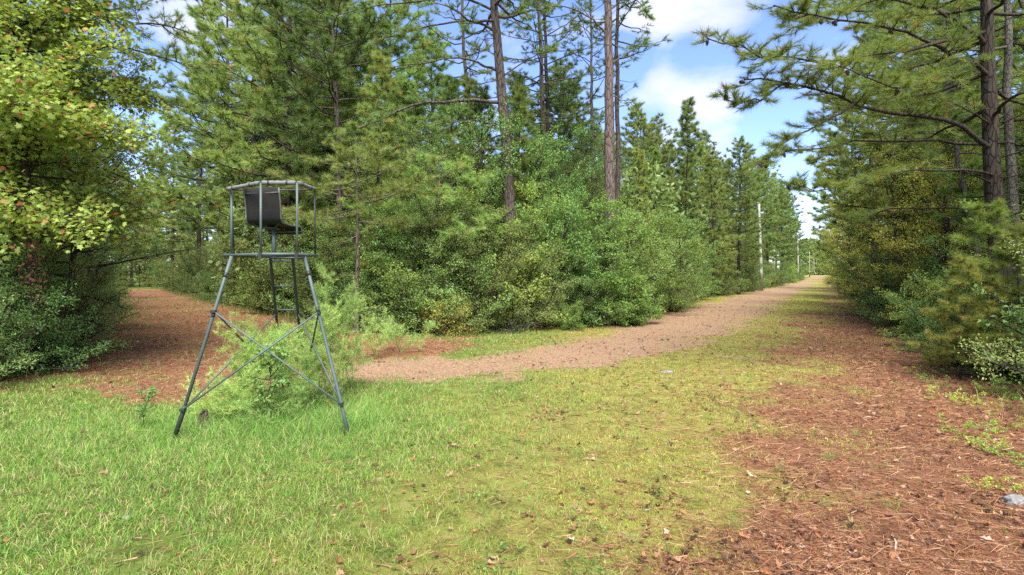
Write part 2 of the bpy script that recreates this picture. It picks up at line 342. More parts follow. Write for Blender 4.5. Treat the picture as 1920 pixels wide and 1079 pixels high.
# ------------------------------------------------------------------ vegetation generators
UP = np.array([0, 0, 1.0])
class Veg:
    def __init__(s, seed):
        s.r = np.random.default_rng(seed); s.w = Geo(); s.p = []; s.d = []; s.g = []
    def site(s, p, d, g): s.p.append(p); s.d.append(unit(d)); s.g.append(np.broadcast_to(g, len(p)))
    def limb(s, pts, r0, side=.9, space=.28, start=.25, nsub=3, along=3, flat=.3, lift=.12, fwd=.6, k=5, tipr=.25, drop=0.):
        r = s.r; pts = np.asarray(pts, float); n = len(pts)
        seg = np.linalg.norm(np.diff(pts, axis=0), axis=1); cum = np.concatenate([[0], np.cumsum(seg)]); L = cum[-1]
        fr = cum/L; s.w.tube(pts, r0*(1-(1-tipr)*fr), k, False)
        m = max(3, int(L*(1-start)/space)); ss = np.sort(start+(1-start)*r.random(m)**.85); ss[-1] = .99
        pos = np.stack([np.interp(ss*L, cum, pts[:, i]) for i in range(3)], -1)
        tg = unit(np.stack([np.interp(ss*L, cum, np.gradient(pts[:, i], cum)) for i in range(3)], -1))
        sd = np.cross(tg, UP); bad = np.linalg.norm(sd, axis=1) < .35
        sd[bad] = r.normal(size=(bad.sum(), 3)); sd = unit(sd)
        rot = r.normal(size=(m, 3))*flat
        sg = np.where(np.arange(m) % 2 == 0, 1, -1)[:, None]
        d = unit(tg*fwd*(.6+r.random((m, 1)))+sd*sg+rot+UP*lift)
        ln = (side*(1-.5*(ss-start)/(1-start))*(.55+.6*r.random(m)))[:, None]
        mid = pos+d*ln*.5-UP*ln*.04; end = pos+d*ln+UP*ln*(.08-drop)
        tr = r0*.22+min(.003, r0*.4)
        s.w.sticks(pos, mid, tr, tr*.6); s.w.sticks(mid, end, tr*.6, tr*.3)
        g = r.random(m)
        s.site(end, d+UP*.3, g)
        for j in range(along):
            f = .3+.65*(j+r.random((m, 1)))/along
            s.site(pos+(end-pos)*f+r.normal(size=(m, 3))*.02, d+r.normal(size=(m, 3))*.35+UP*.15, g)
        for j in range(nsub):
            f = .25+.7*r.random((m, 1)); p0 = pos+(end-pos)*f
            d2 = unit(d*.7+np.cross(d, UP)*(1 if j % 2 else -1)+r.normal(size=(m, 3))*.35+UP*lift); l2 = ln*(.25+.35*r.random((m, 1)))
            e2 = p0+d2*l2; s.w.sticks(p0, e2, tr*.45, tr*.2); s.site(e2, d2+UP*.25, g+.0); s.site(p0+(e2-p0)*.55, d2, g)
    def needles(s, K, length, width, spread=.75, dead=.02, stem=.12):
        r = s.r; p = np.concatenate(s.p); d = np.concatenate(s.d); g = np.concatenate(s.g); n = len(p)
        P_ = np.repeat(p, K, 0); D = np.repeat(d, K, 0)
        nd = unit(D+r.normal(size=P_.shape)*spread*.6+UP*.05); b = P_-D*r.random((n*K, 1))*stem
        wv = unit(np.cross(nd, r.normal(size=P_.shape)))*width*.5; ln = length*(.7+.5*r.random((n*K, 1)))
        V = np.stack([b-wv, b+wv, b+nd*ln-UP*ln*.06], 1).reshape(-1, 3)
        dd = np.repeat((r.random(n) < dead), K)*1.0
        c = np.stack([r.random(n*K), np.repeat(g*.6+r.random(n)*.4, K), dd], -1)
        return V, [np.arange(n*K*3).reshape(-1, 3)], c
    def leaves(s, K, size, wr=.55, scatter=.09, hor=.75, dead=.03, lobed=False, droop=.2, clumpdead=0.):
        r = s.r; p = np.concatenate(s.p); d = np.concatenate(s.d); g = np.concatenate(s.g); n = len(p)
        b = np.repeat(p, K, 0)+r.normal(size=(n*K, 3))*scatter*np.array([1, 1, .7]); D = np.repeat(d, K, 0)
        ax = unit(D*.6+r.normal(size=b.shape)*.6-UP*droop); nm = unit(UP*hor+r.normal(size=b.shape)*(1-hor)*1.3)
        sd = unit(np.cross(nm, ax)); nm = np.cross(ax, sd); sz = size*(.55+.7*r.random((n*K, 1)))
        dd = (r.random(n*K) < dead)*(.5+.5*r.random(n*K))
        if clumpdead: dd = np.maximum(dd, np.repeat((g < clumpdead)*r.random(n), K)*.9)
        c = np.stack([r.random(n*K), np.repeat(g*.6+r.random(n)*.4, K), dd], -1)
        if not lobed:
            V = np.stack([b, b+ax*sz*.45+sd*sz*wr*.5+nm*sz*.08, b+ax*sz-nm*sz*.1, b+ax*sz*.45-sd*sz*wr*.5+nm*sz*.08], 1).reshape(-1, 3)
            i = np.arange(n*K)[:, None]*4
            return V, [np.concatenate([i+[0, 1, 2], i+[0, 2, 3]])], np.concatenate([c, c])
        sh = [(0, 0), (.12, .48), (.34, .30), (.62, .52), (.60, .20), (1, 0), (.60, -.20), (.62, -.52), (.34, -.30), (.12, -.48)]
        V = np.stack([b+ax*sz*(u)+sd*sz*v*.95-nm*sz*(abs(v)*.18+u*u*.12) for u, v in sh], 1).reshape(-1, 3)
        i = np.arange(n*K)[:, None]*10
        tris = [(0, 1, 2), (2, 3, 4), (4, 5, 6), (6, 7, 8), (8, 9, 0), (0, 2, 8), (2, 4, 6), (2, 6, 8)]
        return V, [np.concatenate([i+list(t) for t in tris])], np.tile(c, (8, 1))
def bend(p0, d, L, n=6, sag=0., up=0., wob=.04, r=rng):
    t = np.linspace(0, 1, n)[:, None]
    w = np.cumsum(r.normal(size=(n, 3))*wob*L/n, 0); w[0] = 0
    return np.asarray(p0)+unit(np.asarray(d, float))*L*t+UP*(-sag*L*t*(1-t)*2+up*L*t*t)+w
def trunk_line(r, h, lean=.02, wob=.05, n=14):
    t = np.linspace(0, 1, n); a = r.random()*6.28
    x = np.cumsum(r.normal(size=n)*wob)*.6*t+math.cos(a)*lean*h*t; y = np.cumsum(r.normal(size=n)*wob)*.6*t+math.sin(a)*lean*h*t
    p = np.stack([x, y, t*h], -1); p[0, 2] = -.3; return p
def at(line, z): return np.array([np.interp(z, line[:, 2], line[:, i]) for i in range(3)])

def pine(seed, h, tr, cb, spread, nb, mat='needle', bark='bark', K=16, nl=.2, nw=.008, side=.9, space=.28, top=.8, shape='round', lean=.02, wob=.06, dead_stubs=6, line=None, custom=(), nsub=3, along=3, skip=None):
    V = Veg(seed); r = V.r; ln = trunk_line(r, h, lean, wob) if line is None else np.asarray(line)
    zz = ln[:, 2]/h; V.w.tube(ln, tr*np.clip((1-zz*.88)+.25*np.clip(.06-zz, 0, 1)*8, .04, 2), 9, False)
    az = r.random()*6.28
    for i in range(nb):
        t = (i+r.random()*.6)/nb; z = h*(cb+(1-cb)*t*.98); az += 2.4+r.normal()*.25
        if skip and skip(az % 6.2832, z): continue
        if shape == 'round': L = spread*(.55+.45*math.sin(min(1, t*1.7)*math.pi*.5))*max(.12, (1-t**2.6))
        elif shape == 'cone': L = spread*(1-t*.9)*(.6+.4*min(1, t*5))
        L *= .7+.5*r.random(); el = -.12+top*t+r.normal()*.1
        d = (math.cos(az)*math.cos(el), math.sin(az)*math.cos(el), math.sin(el))
        pts = bend(at(ln, z), d, L, 6, .10*(1-t), .14, .10, r)
        V.limb(pts, tr*(.10+.16*(1-t))*min(1, L/2.5)+.008, side*min(1, .35+L/4), space, .22 if L > 1.5 else .1, nsub, along)
    for i in range(dead_stubs):
        z = h*cb*(.45+.55*r.random()); a_ = r.random()*6.28
        V.w.tube(bend(at(ln, z), (math.cos(a_), math.sin(a_), -.15+.3*r.random()), .5+1.3*r.random(), 5, .1, 0, .2, r), np.linspace(.025, .006, 5), 4, False)
    for pts, r0, kw in custom: V.limb(pts, r0, **kw)
    nv = V.needles(K, nl, nw)
    return dict(trunk=V.w.mesh('trunk', M[bark]), crown=mk('crown', nv[0], nv[1], M[mat], nv[2]), V=V)
def broadleaf(seed, h, tr, cb, spread, nb, mat='green', bark='bark_dk', K=5, ls=.09, side=.8, space=.22, wr=.55, dead=.03, lean=.05, el0=.1, el1=1.1, hor=.72, clumpdead=0., scatter=.1):
    V = Veg(seed); r = V.r; ln = trunk_line(r, h*.92, lean, .09, 10)
    zz = ln[:, 2]/h; V.w.tube(ln, tr*np.clip(1-zz*.92, .05, 1.2), 7, False); az = r.random()*6.28
    for i in range(nb):
        t = (i+r.random()*.6)/nb; z = h*(cb+(.9-cb)*t); az += 2.4+r.normal()*.3
        L = spread*(.35+.65*math.sin(math.pi*min(1, .18+.8*t)))*(.65+.6*r.random()); el = el0+(el1-el0)*t+r.normal()*.15
        d = (math.cos(az)*math.cos(el), math.sin(az)*math.cos(el), math.sin(el))
        V.limb(bend(at(ln, z), d, L, 6, 0, .1-.15*r.random(), .14, r), tr*(.16+.22*(1-t))+.006, side*min(1, .4+L/3), space, .15, 3, 3, .45, .1, .5)
    lv = V.leaves(K, ls, wr, scatter, hor, dead, clumpdead=clumpdead)
    return dict(trunk=V.w.mesh('trunk', M[bark]), crown=mk('crown', lv[0], lv[1], M[mat], lv[2]), V=V)
def shrub(seed, h, spread, ns, mat='holly', bark='bark_dk', K=5, ls=.065, side=.55, space=.15, wr=.5, dead=.02, low=.0, hor=.6, clumpdead=0., sr=.018, bare=False):
    V = Veg(seed); r = V.r
    for i in range(ns):
        a_ = 6.283*i/ns+r.normal()*.3; q_ = r.random()
        el = 1.45-1.15*q_; L = h*(.55+.5*r.random())*(1 if el > .8 else .9*spread/h+.1)
        d = (math.cos(a_)*math.cos(el), math.sin(a_)*math.cos(el), math.sin(el))
        V.limb(bend((.12*math.cos(a_), .12*math.sin(a_), -.05), d, L, 6, -.08, -.06, (.16 if not bare else .3), r), sr*(1+.67*h/3), side, space, .06+low, 3, 3, .6, .1, .4, 4)
    if bare: return dict(stems=V.w.mesh('stems', M[bark]), V=V)
    lv = V.leaves(K, ls, wr, .07 if sr > .01 else .015, hor, dead, clumpdead=clumpdead)
    v = lv[0]; v[:, 2] = np.maximum(v[:, 2], .02)
    return dict(stems=V.w.mesh('stems', M[bark]), foliage=mk('foliage', v, lv[1], M[mat], lv[2]), V=V)

ALL = []
def spawn(proto, name, loc, rz=0., s=1., label='', cat='tree', group=None, sz=None):
    o = bpy.data.objects.new(name, None); COL.objects.link(o); o.empty_display_size = .3
    z = float(height(loc[0], loc[1])) if len(loc) == 2 else loc[2]
    o.location = (loc[0], loc[1], z); o.rotation_euler = (0, 0, rz); o.scale = (s, s, s if sz is None else sz)
    o['label'] = label; o['category'] = cat
    if group: o['group'] = group
    for k_, me in proto.items():
        if k_ == 'V': continue
        c = bpy.data.objects.new(k_, me); COL.objects.link(c); c.parent = o
    ALL.append((loc[0], loc[1], name)); return o

# ------------------------------------------------------------------ prototypes
PM = [pine(111, 16, .18, .22, 3.8, 78, 'needle_lt', 'bark_dk', K=26, space=.3, nw=.016, nl=.28, top=.9), pine(112, 15, .16, .28, 3.4, 70, 'needle', 'bark', K=26, space=.3, nw=.016, nl=.28, top=.9)]
PY = [pine(121, 12, .12, .10, 2.7, 70, 'needle_lt', 'bark_dk', K=24, space=.26, nw=.015, nl=.27, shape='cone', top=.8, side=.7), pine(122, 10.5, .11, .16, 2.4, 60, 'needle', 'bark_dk', K=24, space=.26, nw=.015, nl=.27, shape='cone', top=.9, side=.7)]
PF = [pine(131, 20, .22, .26, 4.4, 66, 'needle_far', 'bark', K=12, space=.45, nw=.045, nl=.42, nsub=2, along=2, side=1.1), pine(132, 18, .2, .34, 4.0, 58, 'needle_far', 'bark_dk', K=12, space=.45, nw=.045, nl=.42, nsub=2, along=2, side=1.1),
      pine(133, 14, .15, .10, 3.4, 58, 'needle_far', 'bark_dk', K=12, space=.4, nw=.04, nl=.40, nsub=2, along=2, shape='cone', side=.9)]
BL = [broadleaf(201, 8.5, .10, .18, 2.9, 34, 'green'), broadleaf(202, 7, .08, .12, 2.5, 32, 'bright', 'bark_gr', ls=.1), broadleaf(203, 10, .13, .22, 3.2, 38, 'green', 'bark_gr', ls=.09, dead=.06),
      broadleaf(204, 7.5, .09, .15, 2.7, 32, 'yellow', 'bark_gr', ls=.09, dead=.05), broadleaf(205, 9, .11, .2, 3.0, 34, 'greygreen', 'bark_dk', ls=.08)]
SH = [shrub(301, 3.2, 2.2, 22, 'holly'), shrub(302, 2.6, 2.0, 20, 'green', ls=.07), shrub(303, 2.2, 1.8, 18, 'bright', ls=.075), shrub(304, 3.4, 2.1, 22, 'greygreen', ls=.06), shrub(305, 1.4, 1.3, 15, 'holly', ls=.055), shrub(306, 1.1, 1.1, 13, 'yellow', ls=.06, dead=.1)]

# ------------------------------------------------------------------ rows of vegetation along the wood edges
ORD = ['first', 'second', 'third', 'fourth', 'fifth', 'sixth', 'seventh', 'eighth', 'ninth', 'tenth', 'eleventh', 'twelfth', 'thirteenth', 'fourteenth', 'fifteenth', 'sixteenth', 'seventeenth', 'eighteenth', 'nineteenth', 'twentieth', 'twenty first', 'twenty second', 'twenty third', 'twenty fourth', 'twenty fifth']
def walk(edge, inward, off, spacing, dmin, dmax, jit, r, grow=35.):
    """points inside a wood, following its edge; inward = +1/-1 side of the edge direction"""
    e = np.array(edge); seg = np.diff(e, axis=0); L = np.linalg.norm(seg, axis=1); cum = np.concatenate([[0], np.cumsum(L)]); out = []; s = r.random()*spacing
    while s < cum[-1]:
        p = np.array([np.interp(s, cum, e[:, i]) for i in (0, 1)]); q_ = np.array([np.interp(min(s+.5, cum[-1]), cum, e[:, i]) for i in (0, 1)])
        t = q_-p; t = t/max(1e-6, np.linalg.norm(t)); nrm = np.array([-t[1], t[0]])*inward
        o = off[0]+(off[1]-off[0])*r.random(); d = np.hypot(*p)
        o = o+(2.2 if d > 55 and off[0] > 2 else 0); pp = p+nrm*o+t*r.normal()*jit
        if dmin <= d <= dmax: out.append((pp[0], pp[1], d))
        s += spacing*max(1, d/grow)*(.8+.4*r.random())
    return out
def inview(x, y, m=5.): return y > 3 and abs(x) < (y*.9+m)
WOODS = [('middle', EDGE_M, 1), ('left', EDGE_L, 1), ('right', EDGE_R, -1)]
MARKS = [(75, 'russet vine stem'), (235, 'bend of the red track'), (510, 'ladder stand'), (668, 'thin reddish pine stem'), (960, 'thick crooked pine'), (1145, 'tall reddish pine'), (1283, 'pointed young pine'), (1427, 'nearest white pole'), (1496, 'second white pole'), (1690, 'yellowish tree across the ride'), (1860, 'big dark pine')]
BUCKET = {}
def where(x_, y_, kind):
    px = CX+F*x_/y_; m = min(MARKS, key=lambda t: abs(t[0]-px)); d = px-m[0]
    sd_ = 'behind' if abs(d) < 28 else ('to the left of' if d < 0 else 'to the right of')
    k_ = (kind, m[1], sd_); BUCKET[k_] = BUCKET.get(k_, -1)+1
    return f'{sd_} the {m[1]}, {ORD[min(24, BUCKET[k_])]} back'
def populate():
    for wn, edge, inw in WOODS:
        r = np.random.default_rng({'middle': 5, 'left': 6, 'right': 7}[wn])
        # low shrubs closing the edge
        cnt = {}
        for (x_, y_, d) in sorted(walk(edge, inw, (.3, 1.6) if wn != 'left' else (1.6, 2.6), 1.9, 9, 170, .4, r), key=lambda t: t[2]):
            if not inview(x_, y_): continue
            k_ = r.choice(6, p=[.24, .22, .16, .16, .12, .10] if wn != 'right' else [.2, .22, .12, .18, .13, .15]); w_ = ['dark glossy', 'mid green', 'bright green', 'grey green', 'low dark', 'low yellowish'][k_]
            far = d > 60
            c_ = cnt[w_] = cnt.get(w_, -1)+1
            if far: lab = f'distant rounded shrub closing the foot of the {wn} wood beyond the first white pole'; lab = lab if wn != 'left' else 'distant rounded shrub closing the foot of the left wood along the red track'; gr = f'distant shrubs along the {wn} wood'
            else: lab = f'{w_} leafy shrub at the edge of the {wn} wood, {ORD[min(c_, 24)]} such nearest the camera'; gr = f'shrubs along the edge of the {wn} wood'
            s_ = (.85+.4*r.random())*((1.3 if wn == 'middle' and d < 34 else 1.1) if not far else 1.45)
            spawn(SH[k_], 'shrub', (x_, y_), r.random()*6.28, s_, lab, 'shrub', gr)
        # second, taller row of shrubs and small broadleaf trees
        cnt = {}
        for (x_, y_, d) in sorted(walk(edge, inw, (2.2, 5.0), 2.9, 9, 150, .6, r), key=lambda t: t[2]):
            if not inview(x_, y_): continue
            k_ = r.choice(5, p={'middle': [.34, .22, .16, .08, .20], 'left': [.3, .25, .15, .1, .2], 'right': [.26, .18, .20, .22, .14]}[wn]); w_ = ['mid green', 'bright green', 'tall green', 'yellow green', 'grey green'][k_]
            c_ = cnt[w_] = cnt.get(w_, -1)+1
            if d > 60: lab, gr = f'small distant leafy tree {where(x_, y_, "dbl"+wn)}', f'distant broadleaf trees of the {wn} wood'
            else: lab, gr = f'{w_} leafy small tree just inside the {wn} wood, {ORD[min(c_, 24)]} such nearest the camera', f'broadleaf trees in the edge of the {wn} wood'
            spawn(BL[k_], 'broadleaf_tree', (x_, y_), r.random()*6.28, (.75+.35*r.random()), lab, 'tree', gr)
        # pines
        for (x_, y_, d) in sorted(walk(edge, inw, (4.0, 8.5), 4.2, 12, 420, 1., r, 45.), key=lambda t: t[2]):
            if not inview(x_, y_): continue
            near = d < 50
            ki = r.choice(4, p=[.35, .3, .2, .15]) if near else r.integers(3); pr = (PM+PY)[ki] if near else PF[ki]
            px_ = CX+F*x_/y_
            if near and wn == 'middle' and px_ > 1165: ki = int(r.random() < .45); pr = PM[ki]
            sc_ = (.9+.3*r.random())*(1.22 if not near else 1.0)
            if wn == 'middle' and px_ > 1165:                # the wood steps down in height along the ride
                yt = np.interp(px_, [1165, 1240, 1350, 1440, 1500, 1545], [150, 215, 250, 295, 390, 425]); sc_ = float(np.clip((H+(HY-yt)/F*y_)/([16, 15, 12, 10.5][ki] if near else [20, 18, 14][ki])*(.82+.22*r.random()), .6, 1.9))
            spawn(pr, 'pine_tree', (x_, y_), r.random()*6.28, sc_, f'green pine {where(x_, y_, "np"+wn)}' if near else (f'distant pine {where(x_, y_, "dp"+wn)}' if d < 130 else f'distant pine standing in the far edge of the {wn} wood'), 'pine', f'pines behind the edge of the {wn} wood' if near else f'distant pines of the {wn} wood')
        for (x_, y_, d) in sorted(walk(edge, inw, (10, 20), 5.0, 12, 120, 1.5, r, 45.), key=lambda t: t[2]):
            if not inview(x_, y_): continue
            pr = PF[r.integers(3)] if r.random() < .6 else BL[[0, 2, 4][r.integers(3)]]
            pn = pr in PF
            spawn(pr, 'pine_tree' if pn else 'broadleaf_tree', (x_, y_), r.random()*6.28, .85+.3*r.random(), f'{"pine" if pn else "tree"} deep within {where(x_, y_, str(pn)+wn)}', 'pine' if pn else 'tree', f'{"pines" if pn else "trees"} deep inside the {wn} wood')
populate()

# ------------------------------------------------------------------ far woods: one mass nobody could count
def far_woods():
    r = np.random.default_rng(77); pos = []
    for wn, edge, inw in WOODS:
        e = np.array(edge); seg = np.linalg.norm(np.diff(e, axis=0), axis=1); cum = np.concatenate([[0], np.cumsum(seg)])
        n = 48000
        s = cum[-1]*r.random(n)**1.6; p = np.stack([np.interp(s, cum, e[:, i]) for i in (0, 1)], -1); q_ = np.stack([np.interp(np.minimum(s+1, cum[-1]), cum, e[:, i]) for i in (0, 1)], -1)
        t = unit(q_-p+1e-9); nr = np.stack([-t[:, 1], t[:, 0]], -1)*inw; o = 19+9*r.random(n)
        p = p+nr*o[:, None]; hh = 5+7*fbm(p[:, 0]*.12, p[:, 1]*.12, 61); hh = hh*(1+np.hypot(p[:, 0], p[:, 1])/250)
        pos.append(np.concatenate([p, (hh*r.random(n)**.8)[:, None]], 1))
    n = 26000                                                                     # the wood that closes the far end of both rides
    for (ax, ay), (bx, by), m in (((185, 385), (262, 385), n), ((-330, 250), (-120, 330), n//2)):
        t = r.random(m); p = np.stack([ax+(bx-ax)*t, ay+(by-ay)*t+8*r.random(m)], -1); hh = (15 if ay > 300 and ax > 0 else 11)+13*fbm(p[:, 0]*.08, p[:, 1]*.08, 62)
        pos.append(np.concatenate([p, (hh*r.random(m)**.8)[:, None]], 1))
    p = np.concatenate(pos); n = len(p); K = 5
    b = np.repeat(p, K, 0)+r.normal(size=(n*K, 3))*.3; sz = (.22+.25*r.random((n*K, 1)))*(1+np.hypot(b[:, :1], b[:, 1:2])/170)
    a1 = unit(r.normal(size=b.shape)); a2 = unit(np.cross(a1, r.normal(size=b.shape)))
    V_ = np.stack([b, b+a1*sz*.5+a2*sz*.25, b+a1*sz, b+a1*sz*.5-a2*sz*.25], 1).reshape(-1, 3)
    c = np.stack([r.random(n*K), np.repeat(r.random(n), K), np.zeros(n*K)], -1)
    link('far_woods', mk('far_woods', V_, [np.arange(n*K*4).reshape(-1, 4)], M['needle_far'], c), kind='stuff', label='mass of distant woodland deep behind the edge trees', category='woods')
far_woods()

# ------------------------------------------------------------------ trees that stand out one by one
def hero_line(pts, d, base):
    w = np.array([P(px, py, d) for px, py in pts]); w[0] = (base[0], base[1], base[2]-.3); return w-np.array(base)
def hero(name, seed, pix, d, r0, label, cat='pine', limbs=(), nauto=30, cb=.5, spread=4., bark='bark', mat='needle', K=18, side=.9, space=.3, nl=.2, nw=.009, top=.8, stubs=8, dead_limbs=(), cones=0, skip=None, group=None):
    bx, by = P(pix[0][0], 0, d)[0], d; base = (bx, by, float(height(bx, by)))
    ln = hero_line(pix, d, base); h = ln[-1, 2]
    tt = np.linspace(0, 1, 22)*h; ln = np.stack([np.interp(tt, ln[:, 2], ln[:, i]) for i in range(3)], -1); ln[0, 2] = -.3
    V = Veg(seed); r = V.r; ln[2:-1, :2] += r.normal(size=(len(ln)-3, 2))*.025
    zz = ln[:, 2]/h; V.w.tube(ln, r0*np.clip(1-zz*.8+.25*np.clip(.05-zz, 0, 1)*10, .05, 2), 12, False)
    az = r.random()*6.28
    for i in range(nauto):
        t = (i+r.random()*.6)/max(1, nauto); z = h*(cb+(1-cb)*t*.98); az += 2.4+r.normal()*.25
        if skip and skip(az % 6.2832, z): continue
        L = spread*(.6+.4*math.sin(min(1, t*1.7)*math.pi*.5))*max(.15, 1-t**2.6)*(.7+.5*r.random()); el = -.1+top*t+r.normal()*.1
        V.limb(bend(at(ln, z), (math.cos(az)*math.cos(el), math.sin(az)*math.cos(el), math.sin(el)), L, 7, .1*(1-t), .12, .16, r), r0*.2*(1-.5*t)+.01, side, space, .25, 3, 3)
    for i in range(stubs):
        z = h*cb*(.5+.5*r.random()); a_ = r.random()*6.28
        V.w.tube(bend(at(ln, z), (math.cos(a_), math.sin(a_), .25*r.normal()), .4+1.2*r.random(), 6, .1, 0, .25, r), np.linspace(.02, .005, 6), 4, False)
    tips = []
    for q_, rr, kw in limbs:
        w = np.array([P(*c) for c in q_])-np.array(base); t = np.linspace(0, 1, 12); tc_ = np.linspace(0, 1, len(w))
        w = np.stack([np.interp(t, tc_, w[:, i]) for i in range(3)], -1); w[1:-1] += r.normal(size=(10, 3))*.035
        V.limb(w, rr, **dict(dict(side=side, space=space*.8, start=.25), **kw)); tips.append(w)
    for q_, rr in dead_limbs:
        w = np.array([P(*c) for c in q_])-np.array(base); V.w.tube(w, np.linspace(rr, rr*.25, len(w)), 6, False)
        for k_ in range(1, len(w)):
            for _ in range(3): V.w.tube(bend(w[k_], r.normal(size=3)+(w[k_]-w[k_-1])*2, .3+.6*r.random(), 5, 0, 0, .3, r), np.linspace(rr*.3, .004, 5), 4, False)
    nv = V.needles(K, nl, nw)
    o = spawn(dict(trunk=V.w.mesh('trunk', M[bark]), crown=mk('crown', nv[0], nv[1], M[mat], nv[2])), 'pine_tree', base, label=label, cat=cat, group=group)
    if cones:
        cm = cone_mesh()
        for k_ in range(cones):
            w = tips[k_ % len(tips)]; p = w[-1-r.integers(6)]+np.array([r.normal()*.03, r.normal()*.03, -.02])
            c = link('cone', cm, o); c.location = p; c.rotation_euler = (2.6+r.normal()*.4, r.normal()*.4, r.random()*6); c.scale = [1.0+.25*r.random()]*3
    return o
M['cone'] = paint_mat('pine_cone', (.075, .045, .028), (.16, .11, .075), .8, scale=30)
def cone_mesh():
    g = Geo(); r = np.random.default_rng(3); nsc = 60
    g.tube(np.array([[0, 0, 0], [0, 0, .03], [0, 0, .08], [0, 0, .115]]), [.012, .026, .020, .004], 8)
    for i in range(nsc):
        t = i/nsc; a_ = i*2.4; z = .005+.105*t; R = .030*math.sin(math.pi*(.2+.78*t))+.006
        c, s_ = math.cos(a_), math.sin(a_); o_ = np.array([c, s_, 0]); sd = np.array([-s_, c, 0])
        v = np.array([o_*.008+[0, 0, z], o_*R-sd*.009+[0, 0, z+.006], o_*(R+.008)+[0, 0, z+.014], o_*R+sd*.009+[0, 0, z+.006]]); g.add(v, np.array([[0, 1, 2, 3]]))
    return g.mesh('cone', M['cone'], smooth=False)

hero('pine', 401, [(966, 612), (960, 500), (955, 400), (950, 300), (944, 200), (934, 100), (925, 0), (914, -130), (906, -280), (902, -420)], 24.5, .31,
     'thick grey brown pine trunk with long crooked limbs reaching left over the thicket', nauto=42, cb=.55, spread=4.6, nw=.014, nl=.24, K=22,
     limbs=[([(942, 192, 24.5), (900, 190, 24.2), (860, 188, 23.8), (810, 190, 23.4), (760, 202, 23), (720, 222, 22.6), (680, 240, 22.3), (630, 252, 22)], .09, dict(start=.42, side=1.0, nsub=3)),
            ([(945, 236, 24.5), (910, 229, 24), (870, 228, 23.7), (815, 230, 23.3)], .055, dict(start=.6, side=.5, nsub=1, along=1)),
            ([(935, 135, 24.5), (900, 118, 24), (850, 108, 23.5), (800, 118, 23), (740, 125, 22.5)], .06, dict(start=.4)),
            ([(930, 60, 24.5), (880, 38, 24), (820, 48, 23.4), (740, 66, 22.8), (690, 88, 22.3)], .06, dict(start=.4)),
            ([(925, 20, 24.5), (860, -10, 24), (780, 5, 23.5), (700, 10, 23), (630, 30, 22.6)], .06, dict(start=.3)),
            ([(938, 150, 24.5), (975, 120, 24.3), (1010, 100, 24), (1040, 95, 23.6)], .04, dict(start=.5)),
            ([(948, 250, 24.5), (925, 258, 24.8), (890, 278, 25), (850, 290, 25.2)], .04, dict(start=.7, side=.4))],
     dead_limbs=[([(950, 282, 24.4), (925, 279, 24), (900, 278, 23.7), (888, 288, 23.5), (878, 302, 23.3)], .05)])
hero('pine', 402, [(1147, 606), (1146, 500), (1145, 385), (1143, 250), (1141, 100), (1139, 0), (1136, -130), (1134, -280), (1132, -400)], 26, .31,
     'tall straight reddish grey pine trunk standing bare above the bright thicket', bark='bark_red', nauto=40, cb=.66, spread=4.4, nw=.014, nl=.24, K=22,
     limbs=[([(1136, 62, 26), (1115, 40, 25.8), (1080, 18, 25.5), (1040, 8, 25.2), (1000, -5, 25)], .05, dict(start=.45)),
            ([(1140, 20, 26), (1170, -5, 26), (1200, 5, 25.7), (1215, 30, 25.5)], .045, dict(start=.4)),
            ([(1142, 120, 26), (1165, 110, 26.2), (1190, 90, 26.4), (1210, 80, 26.5)], .04, dict(start=.35)),
            ([(1143, 175, 26), (1160, 185, 26.2), (1185, 195, 26.3), (1195, 210, 26.4)], .035, dict(start=.4))], stubs=5)
hero('pine', 403, [(1160, 600), (1158, 400), (1157, 200), (1156, 0), (1155, -150), (1154, -280)], 29, .17, 'slimmer pine trunk half hidden just behind the tall reddish one', nauto=34, cb=.55, spread=3.6, nw=.012, space=.36, K=16)
hero('pine', 404, [(1012, 590), (1018, 450), (1020, 280), (1014, 100), (1010, 0), (1006, -140)], 36, .25, 'grey pine trunk paired with a darker one right of the thick crooked pine', nauto=36, cb=.42, spread=4.4, nw=.014, nl=.26, space=.4, K=16)
hero('pine', 405, [(1036, 590), (1032, 450), (1028, 280), (1024, 100), (1022, 0), (1020, -160)], 38, .22, 'darker pine trunk, right hand one of the close pair behind the thicket', bark='bark_dk', nauto=36, cb=.45, spread=4.4, nw=.014, nl=.26, space=.4, K=16)
hero('pine', 406, [(890, 590), (884, 400), (876, 200), (866, 0), (860, -150)], 33, .20, 'slender pine trunk standing a little behind and left of the thick crooked pine', nauto=36, cb=.5, spread=4.2, nw=.013, nl=.25, space=.36, K=16)
hero('pine', 407, [(1112, 580), (1112, 400), (1110, 200), (1108, 50), (1106, -60)], 40, .20, 'pine with a hazy green crown filling the gap between the paired and the reddish trunks', nauto=40, cb=.35, spread=4.2, nw=.015, nl=.28, space=.42, K=16)
for i, (px, d, pr, s_, lab) in enumerate([(535, 32, 0, 1.42, 'dense fluffy bright green pine towering straight above the ladder stand'), (425, 44, 0, 1.6, 'dense green pine left of the fluffy one above the ladder stand'), (640, 29, 1, 1.35, 'dense pine with brownish boughs right of the fluffy one above the ladder stand'),
        (735, 33, 0, 1.22, 'tall green pine between the ladder stand and the slender grey trunk'), (372, 56, 1, 1.5, 'tall pine at the left corner of the middle wood where the red track passes'), (322, 76, 0, 1.4, 'pine standing over the bend of the red track, behind the corner pine'), (590, 38, 1, 1.5, 'pine whose top shows between the crowns above the ladder stand'), (820, 38, 1, 1.2, 'pine filling the sky gap left of the slender grey trunk'),
        (480, 40, 0, 1.5, 'pine set back behind the two dense ones above the ladder stand')]):
    x_, y_, _ = P(px, 0, d); spawn(PM[pr], 'pine_tree', (x_, y_), 1.3*i, s_, lab, 'pine')
